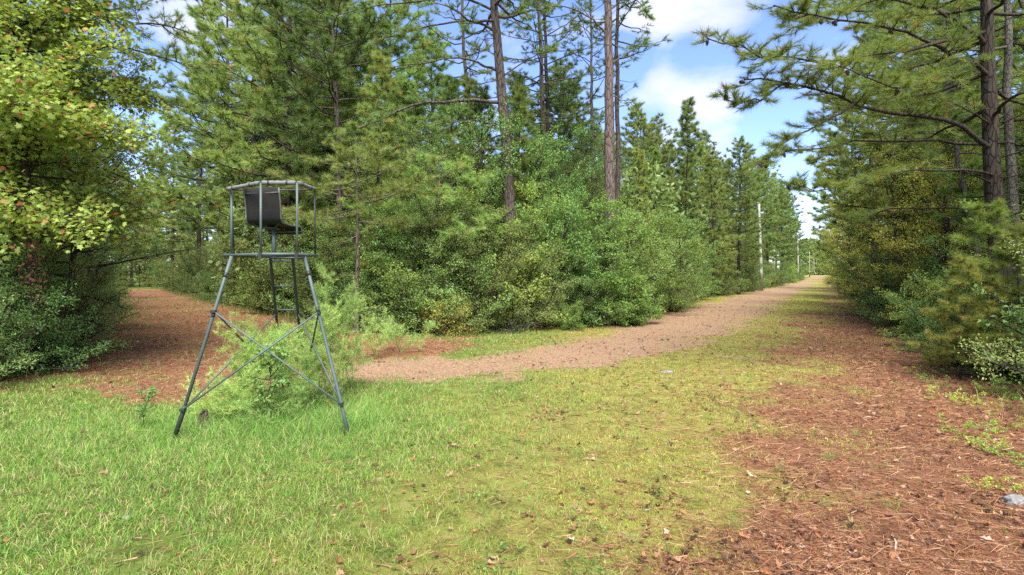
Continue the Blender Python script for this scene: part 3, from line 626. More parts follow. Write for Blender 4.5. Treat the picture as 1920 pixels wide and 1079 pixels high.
for i, (px, d, pr, s_, sz_, lab) in enumerate([(1283, 42, PY[1], 1.25, 1.42, 'young pine with a pointed open top rising highest right of the reddish trunk'), (1225, 40, PY[0], .95, .92, 'soft green young pine just left of the pointed one'), (1340, 52, PY[0], 1.15, 1.1, 'young pine right of the pointed one, lower and rounder'), (1385, 58, PM[0], 1., 1., 'pine with a pale leaning trunk standing left of the nearest white pole'),
        (1190, 38, PY[0], .9, .88, 'young pine close beside the slimmer trunk behind the reddish pine'), (1255, 52, PM[1], .95, .92, 'pine partly hidden behind the pointed young one'), (1310, 60, PM[0], .98, .98, 'pine between the pointed young one and the nearest white pole'), (1398, 82, PM[1], 1.2, 1.2, 'pine rising directly behind the nearest white pole'), (1440, 102, PM[0], 1.25, 1.25, 'tall pine just right of the nearest white pole'), (1466, 132, PM[0], 1.4, 1.4, 'pine above the second white pole')]):
    x_, y_, _ = P(px, 0, d); spawn(pr, 'pine_tree', (x_, y_), 1.1+1.7*i, s_, lab, 'pine', sz=sz_)
dsh = shrub(330, 2.4, 1.6, 10, bark='bark_gr', side=.5, space=.22, bare=True, sr=.010); dsh2 = shrub(331, 1.6, 1.8, 9, bark='oldtwig', side=.6, space=.2, bare=True, sr=.010)
for i, (px, d, pr, s_, lab) in enumerate([(612, 23.6, dsh, 1.2, 'leafless twiggy grey bush just right of the stand at the thicket edge'), (655, 22.3, dsh2, 1.1, 'bare brown twiggy shrub at the foot of the thin reddish stem'), (842, 20.6, dsh2, .8, 'bare brown twigs in front of the dark holly like bushes'), (968, 21.2, dsh, .75, 'leafless grey stems at the grass edge below the thick crooked pine'), (1008, 22.0, dsh2, .7, 'bare brown twigs below the grey green bush'), (1128, 24.2, dsh2, .8, 'bare brown twigs below the bright large leafed bush'), (1190, 27.5, dsh, .8, 'leafless stems beside the fallen log'), (222, 27.5, dsh, .9, 'grey leafless branch top lying into the red track from the left'), (160, 15.6, dsh2, .8, 'bare pale twigs at the left thicket beside the bare track'), (1745, 17.6, dsh2, .8, 'bare brown twigs in the undergrowth left of the pine saplings')]):
    x_, y_, _ = P(px, 0, d); spawn(pr, 'bare_shrub', (x_, y_), .8+1.9*i, s_, lab, 'bare shrub')
for i, (px, d, pr, s_, w_) in enumerate([(222, 92, PM[0], 1.25, 'leftmost of the pines'), (248, 88, PM[1], 1.1, 'pine straight ahead of the pines'), (272, 96, PM[0], 1.15, 'pine right of centre of the pines'), (298, 100, PM[1], 1.3, 'rightmost of the pines'), (236, 118, PM[0], 1.35, 'pine set back among those'), (285, 124, PM[0], 1.5, 'tallest pine set back among those')]):
    x_, y_, _ = P(px, 0, d); spawn(pr, 'pine_tree', (x_, y_), 1.9*i, s_, w_+' closing the far end of the red track', 'pine', 'pines closing the red track')
for i, (px, d, pr, s_, w_) in enumerate([(226, 84, BL[0], 1.0, 'dark leafy tree at the left end of the row'), (243, 83, BL[4], .9, 'grey green tree in the middle of the row'), (262, 84, BL[0], .85, 'mid green tree beside the grey green one in the row'), (280, 86, BL[3], .9, 'yellowish tree in the row'), (300, 85, BL[2], .9, 'tall leafy tree at the right end of the row')]):
    x_, y_, _ = P(px, 0, d); spawn(pr, 'broadleaf_tree', (x_, y_), 1.2*i, s_, w_+' closing the red track', 'tree', 'leafy trees closing the red track')
# low wide pine whose pale boughs hang across the thicket
hp = pine(411, 7.4, .10, .56, 4.6, 24, 'needle_lt', 'bark_red', K=26, space=.22, nw=.010, nl=.22, top=.35, side=.9, shape='cone', dead_stubs=8)
x_, y_, _ = P(668, 0, 21.2); spawn(hp, 'pine_tree', (x_, y_), .6, 1., 'low pine with wide pale green boughs and a thin reddish stem right of the stand', 'pine')
hp2 = pine(412, 6.2, .09, .5, 4.0, 20, 'needle_lt', 'bark_red', K=26, space=.22, nw=.010, nl=.22, top=.3, side=.9, shape='cone', dead_stubs=6)
x_, y_, _ = P(815, 0, 22.6); spawn(hp2, 'pine_tree', (x_, y_), 2.2, 1., 'low spreading pine bough tree between the reddish stem and the thick crooked pine', 'pine', sz=1.12)
for i, (px, d, k_, s_, lab) in enumerate([(-20, 12.6, 0, .95, 'dark dense bush at the left end of the thicket, under the pale lobed leaves'), (35, 12.9, 1, .9, 'mid green bush in front of the russet vine'), (85, 14.2, 0, .95, 'dark glossy bush right of the russet vine'), (118, 16.8, 3, .9, 'grey green bush where the left thicket meets the bare track'), (150, 22.5, 0, 1., 'dark bush reaching out over the left side of the red track'), (-80, 11.2, 3, 1., 'grey green bush cut by the left end of the view'),
        (1925, 11.9, 1, .5, 'green bush at the foot of the grey flaky trunk'), (1830, 13.6, 0, .7, 'dark low bush behind the pine saplings'), (1770, 16.8, 1, .8, 'green bush left of the pine saplings'), (1735, 19.6, 2, .95, 'bright green bush in the right wood behind the scattered seedlings'), (1700, 23.5, 1, 1., 'mid green bush under the yellow green tree'), (1665, 28.5, 2, 1.1, 'bright bush further along the right side of the ride')]):
    x_, y_, _ = P(px, 0, d); spawn(SH[k_], 'shrub', (x_, y_), 1.1+2.3*i, s_, lab, 'shrub')
hly = broadleaf(443, 5.2, .07, .05, 2.2, 40, 'holly', 'bark_dk', ls=.075, K=6, el0=.0, space=.2); hly2 = broadleaf(444, 5.4, .07, .05, 2.2, 38, 'bright', 'bark_dk', ls=.10, K=5, el0=.0, dead=.03); hly3 = broadleaf(445, 5.0, .06, .05, 2.1, 38, 'green', 'bark_dk', ls=.085, K=6, el0=.0, dead=.04)
for i, (px, d, pr, s_, lab) in enumerate([(1112, 24.8, hly2, .98, 'bright green small tree rising in front of the tall reddish trunk'), (1175, 26.2, hly3, .98, 'bushy green small tree right of the tall reddish trunk'), (1050, 24.4, hly3, .98, 'bushy small tree between the thick crooked pine and the bright one'), (1225, 30.0, hly2, .95, 'bright bushy small tree left of the fallen log'), (985, 23.8, hly, .80, 'dark holly like small tree right against the thick crooked trunk'),
        (890, 22.8, hly, .92, 'dark holly like small tree left of the thick crooked trunk'), (810, 22.2, hly, 1.0, 'tallest dark holly like small tree in the middle of the thicket'), (735, 22.8, hly3, .95, 'mid green bushy tree in the thicket right of the thin reddish stem'), (625, 25.6, hly, .9, 'dark bushy tree left of the thin reddish stem'), (1275, 36, hly3, 1.1, 'green bushy tree behind the fallen log'), (1010, 26.0, hly2, 1.12, 'light green bushy tree behind the thicket right of the crooked trunk'),
        (560, 30.0, hly3, .95, 'bushy green tree seen through the ladder of the stand'), (455, 38.0, hly, 1.05, 'dark bushy tree seen past the left leg of the stand')]):
    x_, y_, _ = P(px, 0, d); spawn(pr, 'broadleaf_tree', (x_, y_), .5+2.3*i, s_, lab, 'tree')
hf = shrub(320, 2.6, 1.7, 20, 'bright', ls=.12, K=5, wr=.4, clumpdead=.03)
for i, (px, d, s_, pr, lab) in enumerate([(1180, 24.5, 1.1, hf, 'bright green large leafed bush below the tall reddish pine'), (1085, 24, 1.0, SH[0], 'dark glossy bush left of the bright large leafed one'), (905, 22, 1.15, SH[0], 'dark holly like bush at the foot of the thick crooked pine'), (800, 21.2, 1.1, SH[0], 'dark holly like bush in the middle of the thicket'), (1000, 23.3, 1.1, SH[3], 'grey green bush just right of the thick crooked pine'), (700, 22.6, .95, SH[1], 'rounded green bush behind the feathery weeds'), (1265, 32.5, 1.05, SH[3], 'rounded grey green bush beside the fallen log'),
        (1065, 22.6, .55, SH[2], 'small bright bush at the grass edge under the dark glossy one')]):
    x_, y_, _ = P(px, 0, d); spawn(pr, 'shrub', (x_, y_), 1.9*i, s_, lab, 'shrub')

# right hand side: the big pine whose limbs reach across the ride
rl = lambda az, z: (1.7 < az < 4.6 and z < 5.5) or (3.6 < az < 5.6)
hero('pine', 421, [(1897, 705), (1886, 560), (1872, 420), (1862, 290), (1854, 150), (1848, 0), (1842, -150), (1838, -300), (1836, -450)], 13.6, .24,
     'big dark pine at the right with long limbs and cones reaching over the grassy ride', bark='bark_dk', mat='needle_yg', nauto=26, cb=.42, spread=4.0, K=28, nl=.19, nw=.0065, side=.85, space=.17, cones=26, stubs=14, skip=rl,
     limbs=[([(1862, 282, 13.6), (1820, 248, 13.4), (1760, 226, 13.1), (1680, 212, 12.8), (1600, 196, 12.5), (1520, 166, 12.3), (1450, 148, 12.1), (1395, 150, 12)], .065, dict(start=.3)),
            ([(1866, 276, 13.6), (1790, 269, 13.9), (1710, 263, 14.1), (1620, 262, 14.3), (1540, 280, 14.4), (1470, 285, 14.5)], .045, dict(start=.35)),
            ([(1856, 145, 13.6), (1800, 108, 13.2), (1740, 78, 12.8), (1680, 62, 12.4), (1600, 40, 12.2), (1520, 20, 12), (1450, 10, 12)], .055, dict(start=.2)),
            ([(1850, 60, 13.6), (1790, 70, 13), (1700, 95, 12.4), (1610, 110, 12), (1520, 110, 11.8), (1430, 108, 11.6), (1370, 85, 11.5), (1325, 72, 11.5)], .05, dict(start=.35)),
            ([(1600, 196, 12.5), (1540, 230, 12.2), (1480, 262, 12), (1430, 300, 11.9), (1400, 315, 11.9)], .03, dict(start=.1, side=.5)),
            ([(1480, 155, 12.2), (1430, 185, 12), (1380, 190, 11.9), (1345, 178, 11.8)], .025, dict(start=.1, side=.5)),
            ([(1868, 330, 13.6), (1800, 320, 13), (1700, 318, 12.6), (1620, 340, 12.3), (1540, 355, 12.2), (1480, 345, 12.2)], .035, dict(start=.4, side=.6)),
            ([(1852, 90, 13.6), (1800, 40, 13.6), (1740, 20, 13.6), (1660, -10, 13.6), (1560, -25, 13.6)], .05, dict(start=.2)),
            ([(1848, 0, 13.6), (1760, -20, 13.4), (1660, -10, 13.2), (1560, 30, 13), (1480, 55, 12.9)], .05, dict(start=.2)),
            ([(1850, 100, 13.6), (1780, 150, 12.6), (1700, 170, 12), (1640, 150, 11.6), (1560, 120, 11.4)], .04, dict(start=.2)),
            ([(1870, 400, 13.6), (1780, 395, 14.6), (1680, 390, 15.6), (1600, 405, 16.3), (1530, 412, 17)], .03, dict(start=.45, side=.5)),
            ([(1858, 220, 13.6), (1900, 180, 12.6), (1960, 150, 12), (2010, 140, 11.5)], .05, dict(start=.2)),
            ([(1850, 30, 13.6), (1900, -20, 12.6), (1930, -60, 12), (1960, -100, 11.5)], .05, dict(start=.2))],
     dead_limbs=[([(1868, 346, 13.6), (1840, 335, 13.4), (1800, 318, 13.2), (1762, 302, 13)], .028), ([(1866, 240, 13.6), (1830, 215, 13.3), (1800, 200, 13), (1770, 185, 12.8)], .03)])
hero('pine', 422, [(1925, 690), (1912, 560), (1902, 420), (1894, 250), (1890, 100), (1886, -60), (1884, -250), (1882, -400)], 14.6, .15, 'grey flaky pine trunk standing close behind the big dark pine', bark='bark_gr', mat='needle_yg', nauto=24, cb=.5, spread=3.4, K=22, nl=.18, nw=.006, space=.24, skip=lambda az, z: 3.2 < az < 5.8, stubs=16)
hero('pine', 423, [(1850, 640), (1830, 470), (1808, 360), (1792, 280), (1780, 180), (1772, 60), (1768, -60)], 19, .13, 'thin leaning grey trunk left of the big dark pine', bark='bark_gr', mat='needle_yg', nauto=24, cb=.5, spread=3.4, K=20, nl=.2, nw=.008, space=.28)
for i, (px, d, pr, s_, lab) in enumerate([(1700, 27, PM[0], 1.1, 'tall green pine left of the thin leaning trunk'), (1640, 36, PM[1], 1.15, 'pine rising over the yellowish trees of the right wood'), (1600, 50, PM[0], 1.1, 'pine at the right side of the ride across from the nearest white pole'), (1770, 24, PM[1], 1.1, 'pine behind the thin leaning trunk'), (1580, 74, PM[0], 1.15, 'far pine leaning over the right side of the grassy ride'), (1950, 18, PM[0], 1.1, 'pine half outside the view behind the big dark pine')]):
    x_, y_, _ = P(px, 0, d); spawn(pr, 'pine_tree', (x_, y_), .7+1.3*i, s_, lab, 'pine')
M['needle_soft'] = leaf_mat('soft_sapling_needles', (.110, .175, .020), (.235, .300, .045), (.180, .250, .050), (.36, .2, .05), .4)
sp1 = pine(431, 3.6, .035, .12, 1.5, 34, 'needle_soft', 'bark_dk', K=26, space=.16, nw=.006, nl=.19, side=.5, shape='cone', top=.5, dead_stubs=2)
for i, (px, d, s_, lab) in enumerate([(1800, 12.2, .72, 'small soft light green pine sapling in front of the big dark pine'), (1862, 12.4, 1.05, 'larger soft green pine sapling spreading across the big dark trunk'), (1918, 11.9, .9, 'pine sapling at the right end of the low growth')]):
    x_, y_, _ = P(px, 0, d); spawn(sp1, 'pine_sapling', (x_, y_), 2.1*i, s_, lab, 'sapling')
ylw = [broadleaf(441, 8.0, .09, .14, 2.8, 36, 'yellow', 'bark_gr', ls=.10, dead=.05), broadleaf(442, 7.0, .08, .12, 2.6, 34, 'yellow', 'bark_dk', ls=.09, dead=.03, clumpdead=.04)]
for i, (px, d, k_, s_, lab) in enumerate([(1690, 24.5, 0, 1., 'yellow green broadleaf tree in front of the right wood, level with the dark thin stem'), (1760, 21, 1, .95, 'yellow tinged leafy tree left of the pine saplings'), (1635, 34, 0, 1.05, 'yellowish tree further along the right side of the ride'), (1600, 46, 1, 1.15, 'bright yellow green tree where the right wood begins to narrow'), (1575, 66, 0, 1.2, 'distant yellow green tree leaning over the ride at right')]):
    x_, y_, _ = P(px, 0, d); spawn(ylw[k_], 'broadleaf_tree', (x_, y_), .9+2*i, s_, lab, 'tree')

# left hand side: lobed leaf tree over the red track, pine behind it
def maple():
    V = Veg(451); r = V.r; base = P(62, 0, 13.0); bz = float(height(base[0], base[1])); h = 9.5
    ln = trunk_line(r, h, .03, .12, 12); V.w.tube(ln, .085*np.clip(1-ln[:, 2]/h*.85, .1, 1.2), 8, False)
    az = 0
    for i in range(96):
        t = (i+r.random())/96; z = 3.25+6.0*t; az += 2.4+r.normal()*.4
        e_ = max(0, math.cos(az+.35)); L = (2.0+1.5*e_)*(1-.4*t**2)*(.7+.5*r.random())*(.8+.2*min(1, t*5)); el = .02+.8*t*r.random()+r.normal()*.12
        V.limb(bend(at(ln, z), (math.cos(az)*math.cos(el), math.sin(az)*math.cos(el), math.sin(el)), L, 7, -.05, -.12, .2, r), .028, .85, .2, .15, 3, 3, .45, .05, .6, 5)
    lv = V.leaves(4, .105, .9, .16, .76, .045, True, .25)
    spawn(dict(trunk=V.w.mesh('trunk', M['bark_dk']), crown=mk('crown', lv[0], lv[1], M['maple'], lv[2])), 'broadleaf_tree', (base[0], base[1], bz), 0, 1, 'pale yellow green tree with lobed leaves overhanging the red track at left', 'tree')
maple()
M['redleaf'] = leaf_mat('russet_vine_leaves', (.10, .035, .022), (.24, .10, .065), (.18, .07, .05), (.2, .08, .04), .35)
def vine():
    V = Veg(452); r = V.r; b = P(68, 0, 12.6); bz = float(height(b[0], b[1])); t = np.linspace(0, 1, 26)
    for k_ in range(3):
        pts = np.stack([.10*np.cos(t*9+k_*2)+.05*r.normal(), .10*np.sin(t*9+k_*2)-.1, t*(3.2+k_*.5)], -1); V.limb(pts, .014, .13, .10, .2, 0, 1, .6, -.1, .2, 4)
    lv = V.leaves(1, .09, .9, .06, .5, .1, True, .5)
    spawn(dict(stems=V.w.mesh('stems', M['bark_dk']), foliage=mk('foliage', lv[0], lv[1], M['redleaf'], lv[2])), 'climbing_vine', (b[0], b[1], bz), 0, 1, 'russet leafed vine climbing the thin stem in the left thicket', 'vine')
vine()
hero('pine', 461, [(-60, 640), (-58, 400), (-55, 200), (-50, 0), (-46, -200), (-44, -400)], 15.5, .22, 'dark pine whose long boughs show above the pale lobed leaf tree', nauto=44, cb=.36, spread=5.6, K=20, nl=.2, nw=.008, space=.26, bark='bark_dk',
     limbs=[([(-50, 60, 15.5), (40, 70, 15), (130, 82, 14.6), (220, 92, 14.2), (300, 108, 14), (360, 125, 14)], .06, dict(start=.3)), ([(-48, -40, 15.5), (60, -10, 15.2), (160, 20, 15), (260, 40, 14.8), (350, 60, 14.6)], .06, dict(start=.25)),
            ([(-52, 150, 15.5), (40, 140, 15.2), (140, 150, 15), (240, 170, 14.8), (340, 200, 14.7)], .05, dict(start=.35)), ([(-46, -120, 15.5), (80, -90, 15.2), (200, -60, 15), (320, -10, 14.8)], .06, dict(start=.25))])
for i, (px, d, pr, s_, lab) in enumerate([(60, 21, PM[1], 1.1, 'pine behind the pale lobed leaf tree'), (165, 31, PM[0], 1.0, 'pine over the left side of the red track'), (215, 46, PM[1], 1.05, 'pine where the red track starts to bend'), (-90, 22, PM[0], 1.15, 'pine at the far left end of the left wood')]):
    x_, y_, _ = P(px, 0, d); spawn(pr, 'pine_tree', (x_-1.5, y_), .3+1.7*i, s_, lab, 'pine')
for i, (px, d, k_, s_, lab) in enumerate([(120, 16.5, 4, 1.0, 'dark leafy tree in the left thicket behind the russet vine'), (10, 14.6, 0, .8, 'leafy tree at the left end of the thicket'), (180, 20.5, 2, .85, 'leafy tree where the left thicket meets the red track')]):
    x_, y_, _ = P(px, 0, d); spawn(BL[k_], 'broadleaf_tree', (x_, y_), .9+2*i, s_, lab, 'tree')

# ------------------------------------------------------------------ poles down the ride
M['pole'] = paint_mat('weathered_white_pole', (.36, .36, .33), (.24, .225, .20), .8, scale=5, lo=.5, hi=.75, spec=.2)
M['pole_dk'] = paint_mat('tarred_wood', (.060, .030, .018), (.15, .085, .055), .9, scale=9)
for i, (px, d, lab) in enumerate([(1427.7, 68.7, 'nearest of the tall pale wooden poles, dark tarred foot, at the path edge'), (1496.5, 146, 'second pale wooden pole, behind the nearest one beside the ride'), (1518, 240, 'third pale wooden pole, small with distance, right of the second'), (1526.5, 372, 'farthest thin pale pole near the end of the ride')]):
    x_ = (px-CX)/F*d; z_ = float(height(x_, d)); o = link('utility_pole', None, label=lab, category='pole', group='pale poles along the ride'); o.location = (x_, d, z_); o.rotation_euler = (0, radians(-1.6 if i == 0 else -.5), 0)
    lift = 0 if i < 2 else H*.1; h = 4.64*H
    t = np.linspace(0, 1, 10); g = Geo(); p = np.stack([.02*np.sin(t*5), 0*t, 1.35+(h-1.35)*t], -1); g.tube(p, .19-.055*t, 12); g.tube(np.array([[0, 0, h], [0, 0, h+.03]]), [.13, .10], 12); link('shaft', g.mesh('shaft', M['pole']), o)
    g = Geo(); g.tube(np.array([[0, 0, -.3], [0, 0, .1], [0, 0, .8], [0, 0, 1.37]]), [.215, .212, .205, .197], 12); link('tarred_foot', g.mesh('tarred_foot', M['pole_dk']), o)

# ------------------------------------------------------------------ ladder stand
M['steel'] = paint_mat('grey_blue_painted_steel', (.070, .100, .105), (.15, .095, .06), .55, scale=16, lo=.56, hi=.66)
M['steel_dk'] = paint_mat('dark_painted_steel', (.022, .026, .028), (.09, .065, .05), .5, scale=26, lo=.58, hi=.7)
M['foam'] = paint_mat('grey_foam_padding', (.15, .15, .16), (.085, .08, .075), .9, scale=12)
M['sling'] = paint_mat('dark_mesh_sling', (.007, .0065, .006), (.014, .0125, .011), .85, scale=45, lo=.45, hi=.6)
M['sling_edge'] = paint_mat('grey_sling_binding', (.09, .09, .09), (.18, .18, .17), .7)
M['tape'] = paint_mat('white_tape', (.7, .7, .68), (.5, .5, .48), .7)
def stand():
    base = np.array([-3.68, 8.8, 0.]); root = link('ladder_stand', None, label='grey steel tripod hunting stand with mesh seat, rail and ladder in the grass', category='hunting stand'); root.location = tuple(base)
    def part(nm, g, mt, parent=root, smooth=True): return link(nm, g.mesh(nm, M[mt], smooth, origin=base), parent)
    zt, zl = H+167/F*8.1, H+33/F*8.1
    hexp = lambda z: [np.array([P(px, 0, d)[0], d, z]) for px, d in ((489, 8.1), (557, 8.1), (590, 8.75), (580, 9.15), (434, 9.15), (425, 8.75))]
    T, Lw = hexp(zt), hexp(zl)
    # shooting rail: thick padded front, thin bar across the back
    g = Geo(); g.tube(np.array([T[5], T[0], T[1], T[2]]), .017, 8); part('top_rail', g, 'steel_dk')
    for a_, b_ in ((T[5], T[0]), (T[0], T[1]), (T[1], T[2])):
        g = Geo(); a2 = a_+(b_-a_)*.04; b2 = b_-(b_-a_)*.04; t = np.linspace(0, 1, 14)[:, None]; g.tube(a2+(b2-a2)*t, .031+.0025*np.sin(np.arange(14)*2.3), 10); pd = part('padding', g, 'foam')
        for f in (.2, .75):
            g = Geo(); c = a2+(b2-a2)*f; u_ = unit(b2-a2); g.tube(np.array([c-u_*.012, c+u_*.012]), .036, 10); part('tie', g, 'steel_dk', pd)
    g = Geo(); g.tube(np.array([T[5]-[0, 0, .01], T[2]-[0, 0, .01]]), .011, 8); part('back_rail', g, 'steel_dk')
    # lower ring and foot bars
    g = Geo(); g.tube(np.array([Lw[5]-[.05, 0, 0], Lw[0]-[0, 0, 0], Lw[1], Lw[2]+[.03, 0, 0]]), .023, 10); part('lower_rail', g, 'steel')
    g = Geo(); g.tube(np.array([Lw[2], Lw[3], Lw[4], Lw[5]]), .018, 8); part('lower_rail', g, 'steel_dk')
    c0 = np.array([P(510, 0, 8.65)[0], 8.65, zl-.03])
    g = Geo(); g.tube(np.array([Lw[0]+[0, 0, -.045], Lw[1]+[0, 0, -.045]])+np.array([0, .30, 0]), .016, 6)
    g.tube(np.array([c0, [c0[0], 8.12, zl-.03]]), .018, 6); g.tube(np.array([c0, [c0[0], 9.15, zl-.03]]), .018, 6); part('foot_bar', g, 'steel_dk')
    # posts
    for a_, b_, w_, mt in ((T[0], Lw[0], .017, 'steel'), (T[1], Lw[1], .017, 'steel'), (T[2], Lw[2]+[.01, 0, 0], .013, 'steel_dk'), (T[5]+[.075, .0, -.0], Lw[5]+[.075, .0, 0], .019, 'steel'), (T[5]+[.0, .12, 0], Lw[5]+[.07, .1, 0], .013, 'steel_dk')):
        g = Geo(); g.tube(np.array([b_-[0, 0, .03], a_]), w_, 8); part('post', g, mt)
    for q_ in (Lw[0], Lw[1]):
        g = Geo(); g.box(q_-[0, .028, .02], (.045, .02, .09)); part('bracket', g, 'steel_dk', smooth=False)
    g = Geo(); c = T[5]*.72+Lw[5]*.28+[.02, .115, 0]; g.tube(np.array([c-[0, 0, .04], c+[0.01, 0, .04]]), .018, 8); part('tape', g, 'tape')
    # legs
    fl = P(322, 832, 7.70); fl[2] = -.05; fr = P(655, 822, 7.95); fr[2] = -.05
    kl, tl = P(345, 768, 7.78), P(434, 481, 8.35); kr, tr_ = P(640, 757, 7.98), P(570, 478, 8.35)
    g = Geo(); g.tube(np.array([tl, tl+(kl-tl)*.25, kl]), .024, 10); lg = part('leg', g, 'steel'); g = Geo(); g.tube(np.array([kl+(tl-kl)*.02, kl, fl]), [.03, .032, .03], 10); part('bent_foot', g, 'steel_dk', lg)
    for f in (.13, .40):
        g = Geo(); c = tl+(kl-tl)*f; u_ = unit(kl-tl); g.tube(np.array([c-u_*.035, c+u_*.035]), .028, 10); part('sleeve', g, 'steel_dk', lg)
    g = Geo(); g.tube(np.array([tr_, tr_+(kr-tr_)*.25, kr, kr+(fr-kr)*.3, fr]), .024, 10); rg = part('leg', g, 'steel')
    for f in (.13, .38):
        g = Geo(); c = tr_+(kr-tr_)*f; u_ = unit(kr-tr_); g.tube(np.array([c-u_*.035, c+u_*.035]), .028, 10); part('sleeve', g, 'steel_dk', rg)
    # ladder
    ld = link('ladder', None, root); A1, A2 = P(507, 484, 8.95), P(549, 484, 8.95); B1, B2 = P(534, 748, 10.4), P(574, 748, 10.4); B1[2] = B2[2] = -.05
    for a_, b_ in ((A1, B1), (A2, B2)):
        g = Geo(); n_ = 2; g.tube(np.array([a_, b_]), .024, 4); link('ladder_rail', g.mesh('ladder_rail', M['steel_dk'], False, origin=base), ld)
    nr_ = 7
    for i in range(nr_):
        f = .02+.93*i/(nr_-1)
        g = Geo(); g.tube(np.array([A1+(B1-A1)*f, A2+(B2-A2)*f]), .013, 8); link('rung', g.mesh('rung', M['steel'], True, origin=base), ld)
    # braces
    LU, LD, RU, RD = tl+(kl-tl)*.375, kl, tr_+(kr-tr_)*.40, kr
    def lad(f): return (A1+B1)/2*(1-f)*1.+(A2+B2)/2*f if False else None
    bu1, bu2 = A1+(B1-A1)*.36, A2+(B2-A2)*.36; bd1, bd2 = A1+(B1-A1)*.86, A2+(B2-A2)*.86
    off = np.array([0, -.028, 0])
    for a_, b_, mt in ((LU+off, RD+off, 'steel'), (RU+off*2, LD+off*2, 'steel'), (LU, bd1, 'steel_dk'), (LD, bu1, 'steel'), (RU, bd2, 'steel_dk'), (RD, bu2, 'steel')):
        g = Geo(); g.tube(np.array([a_, b_]), .0125, 8); part('brace', g, mt)
    for q_ in (LU, LD, RU, RD):
        g = Geo(); g.box(q_+off, (.07, .06, .035)); part('clamp', g, 'steel_dk', smooth=False)
    # seat
    sp = np.array([c0[0], 8.72, 0]); g = Geo(); g.tube(np.array([sp+[0, 0, zl-.05], sp+[0, 0, 2.97]]), .030, 10); part('seat_post', g, 'steel')
    ya = radians(14); fw = np.array([math.sin(ya), math.cos(ya), 0]); wd = np.array([math.cos(ya), -math.sin(ya), 0]); C0 = P(495, 0, 8.5); C0[2] = 0
    prof = [(-.07, 3.545), (-.05, 3.45), (-.03, 3.33), (-.02, 3.22), (-.015, 3.10), (.02, 3.03), (.14, 3.01), (.26, 3.0), (.38, 3.005), (.46, 3.0), (.50, 2.95), (.505, 2.90)]
    S = []; n_ = 9
    for u_ in np.linspace(-.295, .295, n_):
        sag = .012*(1-(u_/.3)**2)
        for f, z in prof: S.append(C0+fw*(f-sag*(1 if f < 0 else 0))+wd*u_+[0, 0, z-(sag if f > .03 else 0)])
    S = np.array(S); m = len(prof); i, j = np.meshgrid(np.arange(n_-1), np.arange(m-1), indexing='ij'); k_ = i*m+j; Q = np.stack([k_, k_+1, k_+m+1, k_+m], -1).reshape(-1, 4)
    seat = link('seat', None, root)
    o = link('sling', mk('sling', S-base, [Q], M['sling'], smooth=True), seat); md = o.modifiers.new('thickness', 'SOLIDIFY'); md.thickness = .008
    fr_ = Geo()
    for u_ in (-.30, .30): fr_.tube(np.array([C0+fw*f+wd*u_+[0, 0, z] for f, z in prof]), .012, 8)
    for f, z in ((-.055, 3.47), (.50, 2.93)): fr_.tube(np.array([C0+fw*f-wd*.30+[0, 0, z], C0+fw*f+wd*.30+[0, 0, z]]), .011, 8)
    link('seat_frame', fr_.mesh('seat_frame', M['sling_edge'], True, origin=base), seat)
    g = Geo(); g.tube(np.array([C0+wd*-.30+fw*.02+[0, 0, 3.08], C0+wd*-.12+fw*.1+[0, 0, 2.965], C0+wd*.12+fw*.1+[0, 0, 2.965], C0+wd*.30+fw*.02+[0, 0, 3.08]]), .012, 8)
    g.tube(np.array([C0+wd*-.12+fw*.34+[0, 0, 2.962], C0+wd*.12+fw*.34+[0, 0, 2.962]]), .012, 8); g.box(sp+[0, 0, 2.965], (.16, .26, .02)); link('support', g.mesh('support', M['steel_dk'], True, origin=base), seat)
stand()

